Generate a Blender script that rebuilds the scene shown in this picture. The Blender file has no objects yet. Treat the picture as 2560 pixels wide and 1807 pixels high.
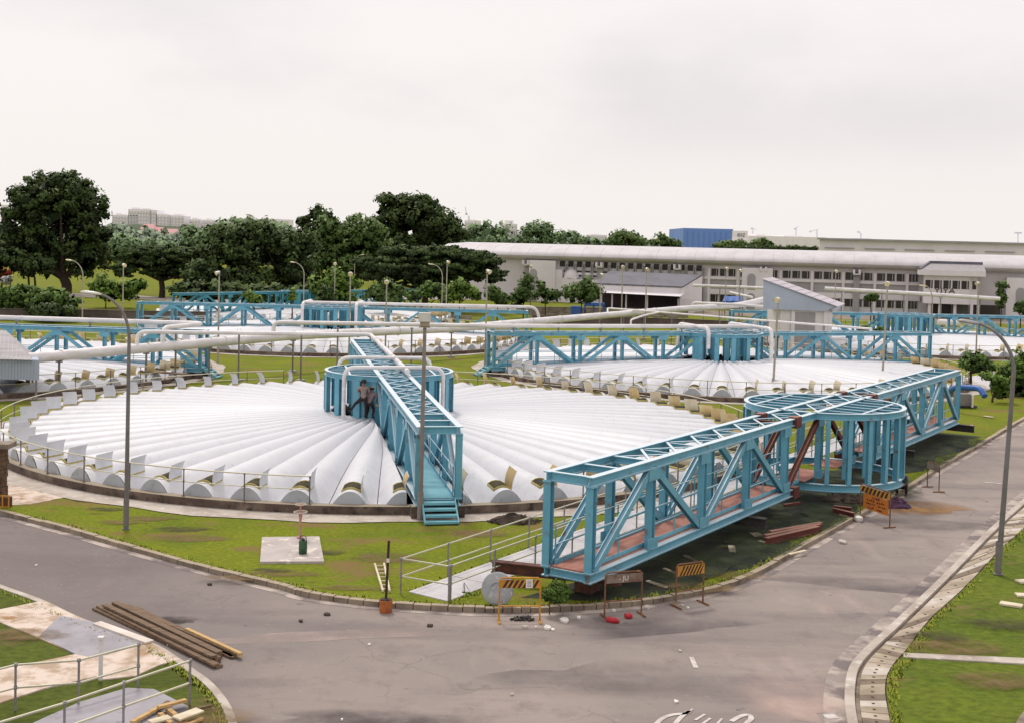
import bpy, bmesh, math, random
from math import pi, sin, cos, tan, radians, sqrt, atan2, hypot
from mathutils import Vector, Matrix
random.seed(11)
scene = bpy.context.scene
COL = scene.collection

# ------------------------------------------------------------------ camera
FPX, PITCH, ROLL, CY, CH = 3059.8, 0.0343, 0.0245, 716.03, 9.0864
cd = bpy.data.cameras.new("camera"); cam = bpy.data.objects.new("camera", cd); COL.objects.link(cam)
cd.sensor_fit = 'HORIZONTAL'; cd.sensor_width = 36; cd.lens = FPX/2560*36
cd.shift_y = (CY-903.5)/2560; cd.clip_end = 12000; cd.clip_start = .1
fw = Vector((0, cos(PITCH), -sin(PITCH))); up0 = Vector((0, sin(PITCH), cos(PITCH))); rt0 = Vector((1, 0, 0))
rt = rt0*cos(ROLL)+up0*sin(ROLL); up = -rt0*sin(ROLL)+up0*cos(ROLL)
cam.matrix_world = Matrix(((rt.x, up.x, -fw.x, 0), (rt.y, up.y, -fw.y, 0), (rt.z, up.z, -fw.z, CH), (0, 0, 0, 1)))
scene.camera = cam

def ray(px, py):
    return (rt*((px-1280)/FPX) - up*((py-CY)/FPX) + fw)
def G(px, py, z=0.0):                 # surveyed point of the photo on a level plane
    d = ray(px, py); t = (z-CH)/d.z
    return Vector((d.x*t, d.y*t, z))
def W(px, py, Y):                     # surveyed point of the photo at a known distance
    d = ray(px, py); t = Y/d.y
    return Vector((d.x*t, Y, CH+d.z*t))

# ------------------------------------------------------------------ materials
MATS = {}
def nodes(name):
    m = bpy.data.materials.new(name); m.use_nodes = True
    nt = m.node_tree; b = nt.nodes['Principled BSDF']
    return m, nt, b
def N(nt, t, **kw):
    n = nt.nodes.new(t)
    for k, v in kw.items():
        if k in n.inputs: n.inputs[k].default_value = v
        else: setattr(n, k, v)
    return n
def c4(c): return (c[0], c[1], c[2], 1)
def noise_fac(nt, scale, detail=4, lo=.4, hi=.6, coord=None, stretch=None, rough=.6):
    tc = N(nt, 'ShaderNodeTexCoord')
    src = tc.outputs['Object'] if coord is None else coord
    if stretch:
        mp = N(nt, 'ShaderNodeMapping'); mp.inputs['Scale'].default_value = stretch
        nt.links.new(src, mp.inputs['Vector']); src = mp.outputs['Vector']
    n = N(nt, 'ShaderNodeTexNoise'); n.inputs['Scale'].default_value = scale; n.inputs['Detail'].default_value = detail
    n.inputs['Roughness'].default_value = rough
    nt.links.new(src, n.inputs['Vector'])
    r = N(nt, 'ShaderNodeMapRange'); r.inputs['From Min'].default_value = lo; r.inputs['From Max'].default_value = hi
    nt.links.new(n.outputs['Fac'], r.inputs['Value'])
    return r.outputs['Result'], n.outputs['Fac']
def mix(nt, fac, a, b):
    m = N(nt, 'ShaderNodeMix', data_type='RGBA')
    for sock, v in ((m.inputs[0], fac), (m.inputs[6], a), (m.inputs[7], b)):
        if isinstance(v, (int, float)): sock.default_value = v
        elif isinstance(v, tuple): sock.default_value = c4(v)
        else: nt.links.new(v, sock)
    return m.outputs[2]
def mul(nt, a, b):
    m = N(nt, 'ShaderNodeMath', operation='MULTIPLY')
    for i, v in enumerate((a, b)):
        if isinstance(v, (int, float)): m.inputs[i].default_value = v
        else: nt.links.new(v, m.inputs[i])
    return m.outputs[0]
def bump(nt, b, h, s=.3, d=.02):
    bp = N(nt, 'ShaderNodeBump'); bp.inputs['Strength'].default_value = s; bp.inputs['Distance'].default_value = d
    nt.links.new(h, bp.inputs['Height']); nt.links.new(bp.outputs['Normal'], b.inputs['Normal'])
def pmat(name, col, col2=None, scale=2.0, rough=.6, lo=.42, hi=.62, metal=0, bmp=0, dust_toplight=None, dust_toplight_amt=.7, spec=.4, stretch=None, speck=None):
    m, nt, b = nodes(name)
    b.inputs['Roughness'].default_value = rough; b.inputs['Metallic'].default_value = metal
    b.inputs['Specular IOR Level'].default_value = spec
    col2 = col2 or tuple(x*.8 for x in col)
    f, raw = noise_fac(nt, scale, 6, lo, hi, stretch=stretch)
    out = mix(nt, f, col, col2)
    if speck:
        f2, _ = noise_fac(nt, speck[1], 5, speck[2], speck[3]); out = mix(nt, f2, out, speck[0])
    if dust_toplight:  # upward faces paler: dust plus painted top light
        g = N(nt, 'ShaderNodeNewGeometry'); s = N(nt, 'ShaderNodeSeparateXYZ'); nt.links.new(g.outputs['Normal'], s.inputs[0])
        r = N(nt, 'ShaderNodeMapRange'); r.inputs['From Min'].default_value = .6; r.inputs['From Max'].default_value = .95
        nt.links.new(s.outputs['Z'], r.inputs['Value'])
        out = mix(nt, mul(nt, r.outputs['Result'], dust_toplight_amt), out, dust_toplight)
    nt.links.new(out, b.inputs['Base Color'])
    if bmp: bump(nt, b, raw, bmp, .02)
    MATS[name] = m
    return m

BLUE = pmat('blue_paint', (.145, .405, .525), (.115, .345, .465), 1.2, .38, dust_toplight=(.70, .76, .80), dust_toplight_amt=.88, speck=((.17, .11, .075), 2.6, .60, .72))  # whitened flange tops: sky light and dust put into the paint colour
BLUE2 = pmat('blue_deck_paint', (.20, .46, .53), (.16, .40, .48), 1.5, .5, speck=((.3, .28, .22), 4, .66, .75))
TEAL = pmat('teal_paint', (.055, .30, .37), (.045, .24, .31), 1.0, .45, dust_toplight=(.5, .66, .70), dust_toplight_amt=.7)
RED = pmat('red_primer_steel', (.15, .035, .028), (.10, .022, .02), 1.5, .7, dust_toplight=(.42, .24, .17), dust_toplight_amt=.6)
REDDECK = pmat('red_primer_deck', (.44, .19, .14), (.36, .14, .10), 1.0, .7, speck=((.5, .30, .24), 3, .58, .7))
RUST = pmat('rusty_steel', (.14, .055, .035), (.07, .03, .025), 3, .8, bmp=.3)
WHITE = pmat('white_fibreglass', (.76, .76, .785), (.70, .70, .73), .8, .42, speck=((.52, .52, .53), 2.5, .63, .8), stretch=(.25, 1, 1))
def cover_white():
    m, nt, b = nodes('white_cover_fibreglass'); b.inputs['Roughness'].default_value = .45; b.inputs['Specular IOR Level'].default_value = .3
    oi = N(nt, 'ShaderNodeObjectInfo'); tc_ = N(nt, 'ShaderNodeTexCoord'); co = tc_.outputs['Object']
    a = mix(nt, oi.outputs['Random'], (.69, .685, .715), (.635, .635, .67))
    ln_ = N(nt, 'ShaderNodeVectorMath', operation='LENGTH'); nt.links.new(co, ln_.inputs[0])
    rm = N(nt, 'ShaderNodeMapRange'); rm.inputs['From Min'].default_value = 8; rm.inputs['From Max'].default_value = 17; nt.links.new(ln_.outputs['Value'], rm.inputs['Value'])
    f, _ = noise_fac(nt, 1.3, 6, .46, .68, co); a = mix(nt, mul(nt, f, mul(nt, rm.outputs[0], .5)), a, (.46, .46, .46))
    f2, _ = noise_fac(nt, 5.5, 4, .64, .74, co); a = mix(nt, mul(nt, f2, .55), a, (.36, .35, .32))
    f3, _ = noise_fac(nt, .35, 4, .42, .62, co); a = mix(nt, mul(nt, f3, .25), a, (.58, .585, .62))
    # laminate joints across each cover
    dv = N(nt, 'ShaderNodeMath', operation='DIVIDE'); nt.links.new(ln_.outputs['Value'], dv.inputs[0]); dv.inputs[1].default_value = 3.55
    fr = N(nt, 'ShaderNodeMath', operation='FRACT'); nt.links.new(dv.outputs[0], fr.inputs[0])
    lt = N(nt, 'ShaderNodeMath', operation='LESS_THAN'); nt.links.new(fr.outputs[0], lt.inputs[0]); lt.inputs[1].default_value = .012
    a = mix(nt, mul(nt, lt.outputs[0], .22), a, (.42, .42, .44))
    nt.links.new(a, b.inputs['Base Color']); MATS['white_cover_fibreglass'] = m; return m
WHITE = cover_white()
ENDP = pmat('grey_end_plate', (.47, .50, .55), (.40, .43, .48), 1.5, .5, speck=((.25, .25, .25), 3, .62, .75))
LIDOUT = pmat('lid_grey', (.66, .68, .73), (.57, .59, .64), 1.5, .5)
LIDIN = pmat('lid_tan', (.62, .46, .22), (.50, .35, .14), 1.5, .6, speck=((.66, .56, .38), 1.0, .5, .7))
LIDIN2 = pmat('lid_cream', (.66, .58, .42), (.56, .46, .30), 1.5, .6)
HOLE = pmat('dark_hatch', (.022, .020, .012), (.06, .05, .02), 2, .9)
RIM = pmat('hatch_rim_yellow', (.50, .42, .14), (.36, .30, .10), 3, .7)
WALLC = pmat('stained_concrete', (.105, .075, .06), (.23, .18, .14), 1.2, .9, .45, .7, bmp=.4, dust_toplight=(.36, .30, .22), dust_toplight_amt=.8, speck=((.045, .032, .028), 2, .52, .66))
CONC = pmat('pale_concrete', (.52, .46, .40), (.38, .32, .27), .8, .9, bmp=.25, speck=((.62, .57, .52), 3, .55, .7))
CONC2 = pmat('light_path_concrete', (.58, .56, .57), (.46, .44, .45), .9, .9, bmp=.2, speck=((.34, .31, .28), 2.3, .62, .75))
CONCD = pmat('dirty_concrete', (.30, .25, .20), (.17, .13, .10), 1.5, .9, bmp=.4)
KERB = pmat('kerb_concrete', (.30, .245, .185), (.13, .10, .08), 1.1, .9, .4, .68, bmp=.3, dust_toplight=(.44, .36, .25), dust_toplight_amt=.7)
PIPE = pmat('white_pipe_paint', (.80, .77, .77), (.66, .63, .63), .8, .45, stretch=(1, 1, 3))
GALV = pmat('galvanised_steel', (.30, .29, .29), (.22, .21, .215), 3, .45, metal=.2)
RAILM = pmat('pale_rail_paint', (.56, .53, .42), (.46, .43, .34), 2, .5, dust_toplight=(.80, .77, .54), dust_toplight_amt=.75)  # cream rail tops, their top light put into the colour
POSTM = pmat('dull_rail_post', (.17, .14, .135), (.11, .09, .085), 4, .6)
POLE = pmat('grey_lamp_post', (.20, .185, .185), (.15, .135, .13), 2, .5)
POLED = pmat('brown_grey_post', (.26, .225, .215), (.20, .17, .165), 2, .5)
POLEF = pmat('weathered_lamp_post', (.40, .37, .30), (.30, .27, .22), 2, .5)
DARKM = pmat('dark_steel', (.035, .03, .03), (.06, .05, .045), 3, .6)
LENS = pmat('lamp_lens', (.62, .61, .55), (.54, .52, .45), 3, .3)
LENSY = pmat('lamp_lens_yellowed', (.72, .62, .34), (.62, .52, .28), 3, .3)
BARK = pmat('bark', (.06, .042, .03), (.035, .026, .02), 4, .95, bmp=.5)
YEL = pmat('yellow_barrier_paint', (.62, .30, .02), (.45, .20, .03), 4, .6, speck=((.16, .08, .05), 6, .58, .7))
ORG = pmat('orange_sign', (.60, .20, .02), (.52, .16, .03), 3, .6)
BLK = pmat('black_stripe', (.03, .018, .016), (.05, .03, .025), 4, .7)
TIMB = pmat('weathered_timber', (.21, .14, .09), (.13, .085, .055), 1.2, .9, stretch=(1, 12, 12), bmp=.3)
TIMBY = pmat('fresh_timber', (.60, .40, .18), (.48, .30, .13), 1.2, .85, stretch=(1, 10, 10))
TIMBW = pmat('pale_board', (.70, .62, .46), (.58, .48, .34), 2, .85)
BRICK = pmat('old_brick', (.16, .08, .05), (.09, .05, .035), 3, .95, bmp=.5)
GREENP = pmat('dark_green_paint', (.03, .10, .045), (.02, .06, .03), 3, .5)
PINKP = pmat('faded_red_paint', (.50, .27, .23), (.40, .2, .17), 3, .7)
PAPER = pmat('white_paper', (.78, .76, .70), (.70, .66, .60), 4, .8)
REDP = pmat('red_plastic', (.45, .02, .03), (.35, .015, .02), 4, .5)
CLAD = pmat('blue_grey_cladding', (.43, .48, .59), (.39, .44, .545), .6, .5)
SHEETR = pmat('grey_roof_sheet', (.44, .42, .44), (.33, .30, .31), 1.5, .55, stretch=(.4, 3, 3))
FACT = pmat('factory_wall', (.68, .645, .665), (.62, .585, .605), .3, .8)
FACTW = pmat('factory_white_render', (.76, .72, .74), (.70, .66, .68), .3, .8)
FACTG = pmat('factory_grey_panel', (.38, .36, .375), (.34, .32, .335), .3, .8)
FROOF = pmat('factory_roof_metal', (.60, .565, .585), (.52, .49, .505), .35, .6, speck=((.46, .43, .445), 1.0, .60, .75))
DARKROOF = pmat('dark_slate_roof', (.14, .135, .165), (.10, .095, .12), .4, .6)
WIN = pmat('dark_window', (.028, .02, .016), (.045, .034, .03), .8, .3)
FARB = pmat('far_apartment_wall', (.90, .86, .90), (.84, .80, .85), .02, .9)  # far walls and roofs lightened, distance haze put into their colours
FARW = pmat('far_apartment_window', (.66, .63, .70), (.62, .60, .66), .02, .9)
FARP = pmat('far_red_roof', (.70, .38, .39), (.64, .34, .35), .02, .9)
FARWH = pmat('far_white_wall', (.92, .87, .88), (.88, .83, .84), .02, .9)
BIGBLUE = pmat('blue_cladding', (.17, .30, .70), (.15, .27, .64), .06, .6)
TARP = pmat('blue_tarp', (.05, .13, .42), (.03, .09, .3), .8, .6)
BLUEPIPE = pmat('bright_blue_pipe', (.03, .13, .42), (.025, .10, .34), 2, .4)
DARKHEDGE = pmat('dark_clipped_hedge', (.05, .065, .045), (.035, .045, .035), .5, .95)
ROADPAINT = pmat('worn_road_paint', (.62, .57, .53), (.46, .40, .38), 4, .8)
SKIN = pmat('skin', (.25, .13, .08), (.22, .11, .07), 8, .6)
SHIRT = pmat('brown_shirt', (.33, .24, .21), (.26, .18, .165), 4, .9)
SHIRT2 = pmat('grey_brown_shirt', (.24, .17, .18), (.19, .13, .14), 4, .9)
TROUS = pmat('dark_trousers', (.025, .018, .02), (.035, .022, .02), 4, .9)
HAIRM = pmat('black_hair', (.012, .010, .010), (.02, .015, .015), 8, .6)
HELM = pmat('yellow_helmet', (.70, .42, .02), (.62, .36, .02), 8, .35)
MUDDY = pmat('dark_soil', (.05, .035, .028), (.09, .065, .045), 2, .95, bmp=.4)
STAIN = pmat('rust_stain', (.36, .20, .09), (.28, .15, .08), 1.5, .9)
WATER = pmat('dark_still_water', (.02, .022, .02), (.03, .03, .025), 1, .15)

def grass_mat(name, g1, g2, soil, soilamt=.66, fine=9.0, st=.75):
    m, nt, b = nodes(name); b.inputs['Roughness'].default_value = .95; b.inputs['Specular IOR Level'].default_value = .1
    tc = N(nt, 'ShaderNodeTexCoord'); co = tc.outputs['Object']
    f1, _ = noise_fac(nt, .35, 6, .38, .64, co)
    f2, raw = noise_fac(nt, fine, 5, .35, .72, co, stretch=(st, 1, 1))
    f3, _ = noise_fac(nt, .55, 7, soilamt-.03, soilamt+.07, co, stretch=(.55, 1, 1), rough=.65)
    f4, _ = noise_fac(nt, 1.7, 6, .62, .72, co, stretch=(.5, 1, 1))
    a = mix(nt, f1, g1, g2)
    f5, _ = noise_fac(nt, 1.1, 7, .45, .62, co, stretch=(.8, 1, 1), rough=.75); a = mix(nt, mul(nt, f5, .45), a, (g1[0]*1.08, g1[1]*.92, g1[2]*1.3))
    f6, _ = noise_fac(nt, 3.2, 7, .54, .70, co, stretch=(.8, 1, 1), rough=.8); a = mix(nt, mul(nt, f6, .5), a, (g2[0]*.6, g2[1]*.66, g2[2]))
    a = mix(nt, mul(nt, f2, .62), a, tuple(x*.38 for x in g2))
    a = mix(nt, mul(nt, f4, .7), a, (soil[0]*.5, soil[1]*.55, soil[2]*.5))
    a = mix(nt, mul(nt, f3, .85), a, soil)
    nt.links.new(a, b.inputs['Base Color']); bump(nt, b, raw, .6, .08)
    MATS[name] = m; return m
GRASS = grass_mat('lawn_grass', (.225, .262, .016), (.15, .195, .017), (.22, .14, .06), .565)
GRASS2 = grass_mat('verge_grass', (.155, .20, .022), (.10, .145, .018), (.20, .15, .06), .60, 6.0)
GRASS3 = grass_mat('plot_grass', (.115, .145, .022), (.075, .10, .018), (.17, .12, .06), .55, 6.0)
FIELD = grass_mat('far_field_grass', (.20, .27, .05), (.16, .22, .04), (.2, .2, .06), .68)
HILLM = grass_mat('hill_scrub', (.13, .17, .10), (.10, .14, .085), (.2, .15, .1), .75)

def asphalt():
    m, nt, b = nodes('asphalt'); b.inputs['Roughness'].default_value = .9; b.inputs['Specular IOR Level'].default_value = .25
    tc = N(nt, 'ShaderNodeTexCoord'); co = tc.outputs['Object']
    f1, _ = noise_fac(nt, .16, 5, .40, .62, co)
    f2, _ = noise_fac(nt, .9, 7, .52, .70, co, rough=.7)
    f3, raw = noise_fac(nt, 30, 3, .3, .8, co)
    f4, _ = noise_fac(nt, .5, 6, .58, .70, co, stretch=(1, .35, 1))
    f5, _ = noise_fac(nt, 2.2, 6, .66, .73, co)
    a = mix(nt, f1, (.275, .234, .213), (.345, .286, .254))
    a = mix(nt, mul(nt, f2, .7), a, (.20, .162, .155))
    a = mix(nt, mul(nt, f4, .55), a, (.46, .355, .315))
    a = mix(nt, mul(nt, f5, .7), a, (.10, .08, .075))
    a = mix(nt, mul(nt, f3, .22), a, (.16, .135, .135))
    sp = N(nt, 'ShaderNodeSeparateXYZ'); nt.links.new(co, sp.inputs[0])
    gx = N(nt, 'ShaderNodeMapRange', interpolation_type='SMOOTHSTEP'); gx.inputs['From Min'].default_value = 1.0; gx.inputs['From Max'].default_value = -13.0
    nt.links.new(sp.outputs['X'], gx.inputs['Value'])
    a = mix(nt, mul(nt, gx.outputs[0], .62), a, (.145, .122, .122))
    f6, _ = noise_fac(nt, .42, 6, .50, .66, co, stretch=(.25, 1.3, 1)); a = mix(nt, mul(nt, f6, .55), a, (.165, .137, .135))
    vo = N(nt, 'ShaderNodeTexVoronoi', feature='DISTANCE_TO_EDGE'); vo.inputs['Scale'].default_value = .34
    nz = N(nt, 'ShaderNodeTexNoise'); nz.inputs['Scale'].default_value = .9; nz.inputs['Detail'].default_value = 6; nt.links.new(co, nz.inputs['Vector'])
    va = N(nt, 'ShaderNodeVectorMath', operation='ADD'); nt.links.new(co, va.inputs[0]); nt.links.new(nz.outputs['Color'], va.inputs[1]); nt.links.new(va.outputs[0], vo.inputs['Vector'])
    cr_ = N(nt, 'ShaderNodeMapRange'); cr_.inputs['From Min'].default_value = .012; cr_.inputs['From Max'].default_value = 0; nt.links.new(vo.outputs['Distance'], cr_.inputs['Value'])
    fc, _ = noise_fac(nt, .25, 3, .48, .6, co); a = mix(nt, mul(nt, mul(nt, cr_.outputs[0], fc), .28), a, (.06, .05, .05))
    f7, _ = noise_fac(nt, 7, 4, .62, .74, co); a = mix(nt, mul(nt, f7, .5), a, (.42, .35, .31))
    nt.links.new(a, b.inputs['Base Color']); bump(nt, b, raw, .35, .01)
    MATS['asphalt'] = m; return m
ASPH = asphalt()

def leaf_mat(name, dark, light, rough=.7, trans=.15):
    m, nt, b = nodes(name); b.inputs['Roughness'].default_value = rough; b.inputs['Specular IOR Level'].default_value = .25
    at = N(nt, 'ShaderNodeAttribute', attribute_name='tone')
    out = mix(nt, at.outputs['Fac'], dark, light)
    nt.links.new(out, b.inputs['Base Color'])
    MATS[name] = m; return m
L_DARK = leaf_mat('dark_tree_leaves', (.013, .024, .008), (.080, .130, .024))
L_MID = leaf_mat('green_tree_leaves', (.040, .078, .020), (.135, .205, .048))
L_FAR = leaf_mat('hazy_tree_leaves', (.12, .19, .095), (.22, .315, .135))  # distance haze mixed into the leaf colours, here and in the next
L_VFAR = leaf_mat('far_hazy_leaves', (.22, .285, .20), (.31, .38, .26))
L_BRIGHT = leaf_mat('bright_bush_leaves', (.05, .10, .015), (.18, .28, .04))
L_BUSH = leaf_mat('bush_leaves', (.025, .045, .012), (.14, .24, .035))
L_RED = leaf_mat('red_blossom_leaves', (.25, .03, .01), (.55, .08, .03))
L_GRASS = leaf_mat('grass_blades', (.19, .225, .014), (.265, .29, .016))

# ------------------------------------------------------------------ mesh builder
class MB:
    def __init__(s): s.v = []; s.f = []; s.m = []; s.tone = None
    def add(s, vs, fs, mi=0):
        o = len(s.v); s.v += [tuple(v) for v in vs]
        for f in fs: s.f.append(tuple(i+o for i in f)); s.m.append(mi)
        return s
    def box(s, c, size, M=None, mi=0, bev=0):
        x, y, z = (q/2 for q in size); c = Vector(c)
        vs = [Vector((i*x, j*y, k*z)) for k in (-1, 1) for j in (-1, 1) for i in (-1, 1)]
        if M is not None: vs = [M @ v for v in vs]
        return s.add([v+c for v in vs], [(0, 2, 3, 1), (4, 5, 7, 6), (0, 1, 5, 4), (2, 6, 7, 3), (0, 4, 6, 2), (1, 3, 7, 5)], mi)
    def frame(s, p0, p1, upv=(0, 0, 1)):
        p0 = Vector(p0); p1 = Vector(p1); d = (p1-p0); L = d.length; d = d.normalized()
        u = Vector(upv)
        if abs(d.dot(u)) > .98: u = Vector((1, 0, 0)) if abs(d.x) < .9 else Vector((0, 1, 0))
        sd = d.cross(u).normalized(); u = sd.cross(d).normalized()
        return p0, p1, d, sd, u, L
    def beam(s, p0, p1, w, h, upv=(0, 0, 1), mi=0):
        p0, p1, d, sd, u, L = s.frame(p0, p1, upv)
        M = Matrix((d, sd, u)).transposed()
        return s.box((p0+p1)/2, (L, w, h), M, mi)
    def ibeam(s, p0, p1, w, h, upv=(0, 0, 1), t=.03, mi=0):
        p0, p1, d, sd, u, L = s.frame(p0, p1, upv)
        M = Matrix((d, sd, u)).transposed(); c = (p0+p1)/2
        s.box(c+u*(h/2-t/2), (L, w, t), M, mi); s.box(c-u*(h/2-t/2), (L, w, t), M, mi)
        return s.box(c, (L, t, h-2*t), M, mi)
    def tube(s, pts, r, n=8, mi=0, caps=True):
        pts = [Vector(p) for p in pts]; rs = r if isinstance(r, (list, tuple)) else [r]*len(pts)
        prev = None; rings = []; o = len(s.v)
        for i, p in enumerate(pts):
            d = (pts[min(i+1, len(pts)-1)]-pts[max(i-1, 0)]).normalized()
            if prev is None:
                a = Vector((0, 0, 1)) if abs(d.z) < .9 else Vector((1, 0, 0))
                a = (a-d*a.dot(d)).normalized()
            else:
                a = prev-d*prev.dot(d)
                a = a.normalized() if a.length > 1e-6 else Vector((1, 0, 0))
            prev = a; b = d.cross(a)
            for k in range(n):
                t = 2*pi*k/n; s.v.append(tuple(p+(a*cos(t)+b*sin(t))*rs[i]))
        for i in range(len(pts)-1):
            for k in range(n):
                k2 = (k+1) % n
                s.f.append((o+i*n+k, o+i*n+k2, o+(i+1)*n+k2, o+(i+1)*n+k)); s.m.append(mi)
        if caps:
            s.f.append(tuple(o+k for k in reversed(range(n)))); s.m.append(mi)
            s.f.append(tuple(o+(len(pts)-1)*n+k for k in range(n))); s.m.append(mi)
        return s
    def lathe(s, prof, c=(0, 0, 0), n=20, mi=0, M=None):
        o = len(s.v); c = Vector(c)
        for r, z in prof:
            for k in range(n):
                v = Vector((r*cos(2*pi*k/n), r*sin(2*pi*k/n), z))
                if M is not None: v = M @ v
                s.v.append(tuple(v+c))
        for i in range(len(prof)-1):
            for k in range(n):
                k2 = (k+1) % n
                s.f.append((o+i*n+k, o+i*n+k2, o+(i+1)*n+k2, o+(i+1)*n+k)); s.m.append(mi)
        return s
    def prism(s, poly, z0, z1, mi=0):
        n = len(poly); o = len(s.v)
        s.v += [(p[0], p[1], z0) for p in poly]+[(p[0], p[1], z1) for p in poly]
        s.f.append(tuple(o+i for i in reversed(range(n)))); s.m.append(mi)
        s.f.append(tuple(o+n+i for i in range(n))); s.m.append(mi)
        for i in range(n):
            j = (i+1) % n; s.f.append((o+i, o+j, o+n+j, o+n+i)); s.m.append(mi)
        return s
    def poly(s, pts, mi=0):
        o = len(s.v); s.v += [tuple(p) for p in pts]; s.f.append(tuple(range(o, o+len(pts)))); s.m.append(mi); return s
    def build(s, name, mat, parent=None, origin=None, smooth=False):
        me = bpy.data.meshes.new(name)
        vs = s.v
        if origin is None and parent is None:
            xs = [v[0] for v in vs]; ys = [v[1] for v in vs]
            origin = Vector(((min(xs)+max(xs))/2, (min(ys)+max(ys))/2, min(v[2] for v in vs)))
        if origin is not None: vs = [(v[0]-origin[0], v[1]-origin[1], v[2]-origin[2]) for v in vs]
        me.from_pydata(vs, [], s.f)
        mats = mat if isinstance(mat, (list, tuple)) else [mat]
        for m in mats: me.materials.append(m)
        if len(mats) > 1: me.polygons.foreach_set('material_index', s.m)
        bm = bmesh.new(); bm.from_mesh(me); bmesh.ops.recalc_face_normals(bm, faces=bm.faces); bm.to_mesh(me); bm.free()
        if smooth:
            me.polygons.foreach_set('use_smooth', [True]*len(me.polygons))
            try: me.set_sharp_from_angle(angle=radians(42))
            except Exception: pass
        me.update()
        o = bpy.data.objects.new(name, me); COL.objects.link(o)
        if parent is not None: o.parent = parent
        elif origin is not None: o.location = origin
        return o

def tag(o, label, cat, group=None):
    o['label'] = label; o['category'] = cat
    if group: o['group'] = group
    elif 'group' in o: del o['group']
    return o
def thing(name, label, cat, loc=(0, 0, 0), rz=0, group=None):
    o = bpy.data.objects.new(name, None); COL.objects.link(o); o.empty_display_size = .3
    o.location = loc; o.rotation_euler = (0, 0, rz)
    return tag(o, label, cat, group)
def struct(o): o['kind'] = 'structure'; return o
def copy_tree(o, parent=None):
    c = o.copy(); COL.objects.link(c)
    if parent is not None: c.parent = parent
    for ch in list(o.children): copy_tree(ch, c)
    return c
def dup(root, loc, rz, label, group=None):
    c = copy_tree(root); c.location = loc; c.rotation_euler = (0, 0, rz)
    c['label'] = label
    if group: c['group'] = group
    return c
def arc(c, r, a0, a1, n, z=None):
    return [Vector((c[0]+r*cos(a0+(a1-a0)*i/n), c[1]+r*sin(a0+(a1-a0)*i/n), c[2] if z is None else z)) for i in range(n+1)]
def spline(pts, n=6):
    P = [Vector(p) for p in pts]; out = []
    for i in range(len(P)-1):
        p0 = P[max(i-1, 0)]; p1 = P[i]; p2 = P[i+1]; p3 = P[min(i+2, len(P)-1)]
        for k in range(n):
            t = k/n
            out.append(.5*((2*p1)+(-p0+p2)*t+(2*p0-5*p1+4*p2-p3)*t*t+(-p0+3*p1-3*p2+p3)*t**3))
    out.append(P[-1]); return out
def offset_line(pts, d):
    out = []
    for i, p in enumerate(pts):
        t = (pts[min(i+1, len(pts)-1)]-pts[max(i-1, 0)]); t = Vector((t.x, t.y, 0)).normalized()
        out.append(Vector((p.x-t.y*d, p.y+t.x*d, p.z)))
    return out
def strip(mb, a, b, z0, z1, mi=0):      # solid band between two plan lines
    n = len(a)
    for i in range(n-1):
        q = [a[i], a[i+1], b[i+1], b[i]]
        mb.prism([(v.x, v.y) for v in q], z0, z1, mi)
def text_mesh(body, size, M, name, mat, parent, origin=None, extrude=.01):
    cu = bpy.data.curves.new('tmp', 'FONT'); cu.body = body; cu.size = size; cu.extrude = extrude; cu.align_x = 'CENTER'; cu.align_y = 'CENTER'
    t = bpy.data.objects.new('tmp', cu); COL.objects.link(t)
    dg = bpy.context.evaluated_depsgraph_get(); me = bpy.data.meshes.new_from_object(t.evaluated_get(dg))
    bpy.data.objects.remove(t); bpy.data.curves.remove(cu)
    me.transform(M); me.name = name
    if origin is not None: me.transform(Matrix.Translation(-Vector(origin)))
    me.materials.clear(); me.materials.append(mat)
    o = bpy.data.objects.new(name, me); COL.objects.link(o); o.parent = parent
    return o

# ------------------------------------------------------------------ world, sun
w = bpy.data.worlds.new("World"); scene.world = w; w.use_nodes = True
nt = w.node_tree; bg = nt.nodes['Background']
SUN_EL, SUN_AZ = radians(58), radians(-20)       # azimuth measured from +Y towards +X
sky = N(nt, 'ShaderNodeTexSky', sky_type='NISHITA'); sky.sun_disc = False
sky.sun_elevation = SUN_EL; sky.sun_rotation = SUN_AZ; sky.air_density = 1.5; sky.dust_density = 4
sm = N(nt, 'ShaderNodeMix', data_type='RGBA', blend_type='MULTIPLY'); sm.inputs[0].default_value = 1
nt.links.new(sky.outputs[0], sm.inputs[6]); sm.inputs[7].default_value = (.10, .10, .10, 1)
tc = N(nt, 'ShaderNodeTexCoord')
mp = N(nt, 'ShaderNodeMapping'); mp.inputs['Scale'].default_value = (1.0, 1.0, 2.2); mp.inputs['Location'].default_value = (.42, .5, .1)
nt.links.new(tc.outputs['Generated'], mp.inputs['Vector'])
n1 = N(nt, 'ShaderNodeTexNoise'); n1.inputs['Scale'].default_value = 2.1; n1.inputs['Detail'].default_value = 5; n1.inputs['Roughness'].default_value = .52
nt.links.new(mp.outputs[0], n1.inputs['Vector'])
r1 = N(nt, 'ShaderNodeMapRange', interpolation_type='SMOOTHSTEP'); r1.inputs['From Min'].default_value = .45; r1.inputs['From Max'].default_value = .70
nt.links.new(n1.outputs['Fac'], r1.inputs['Value'])
sx = N(nt, 'ShaderNodeSeparateXYZ'); nt.links.new(tc.outputs['Generated'], sx.inputs[0])
rz = N(nt, 'ShaderNodeMapRange', interpolation_type='SMOOTHSTEP'); rz.inputs['From Min'].default_value = .02; rz.inputs['From Max'].default_value = .13
nt.links.new(sx.outputs['Z'], rz.inputs['Value'])
cl = mix(nt, mul(nt, r1.outputs[0], mul(nt, rz.outputs[0], .85)), (.985, .93, .92), (.80, .755, .775))
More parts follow.
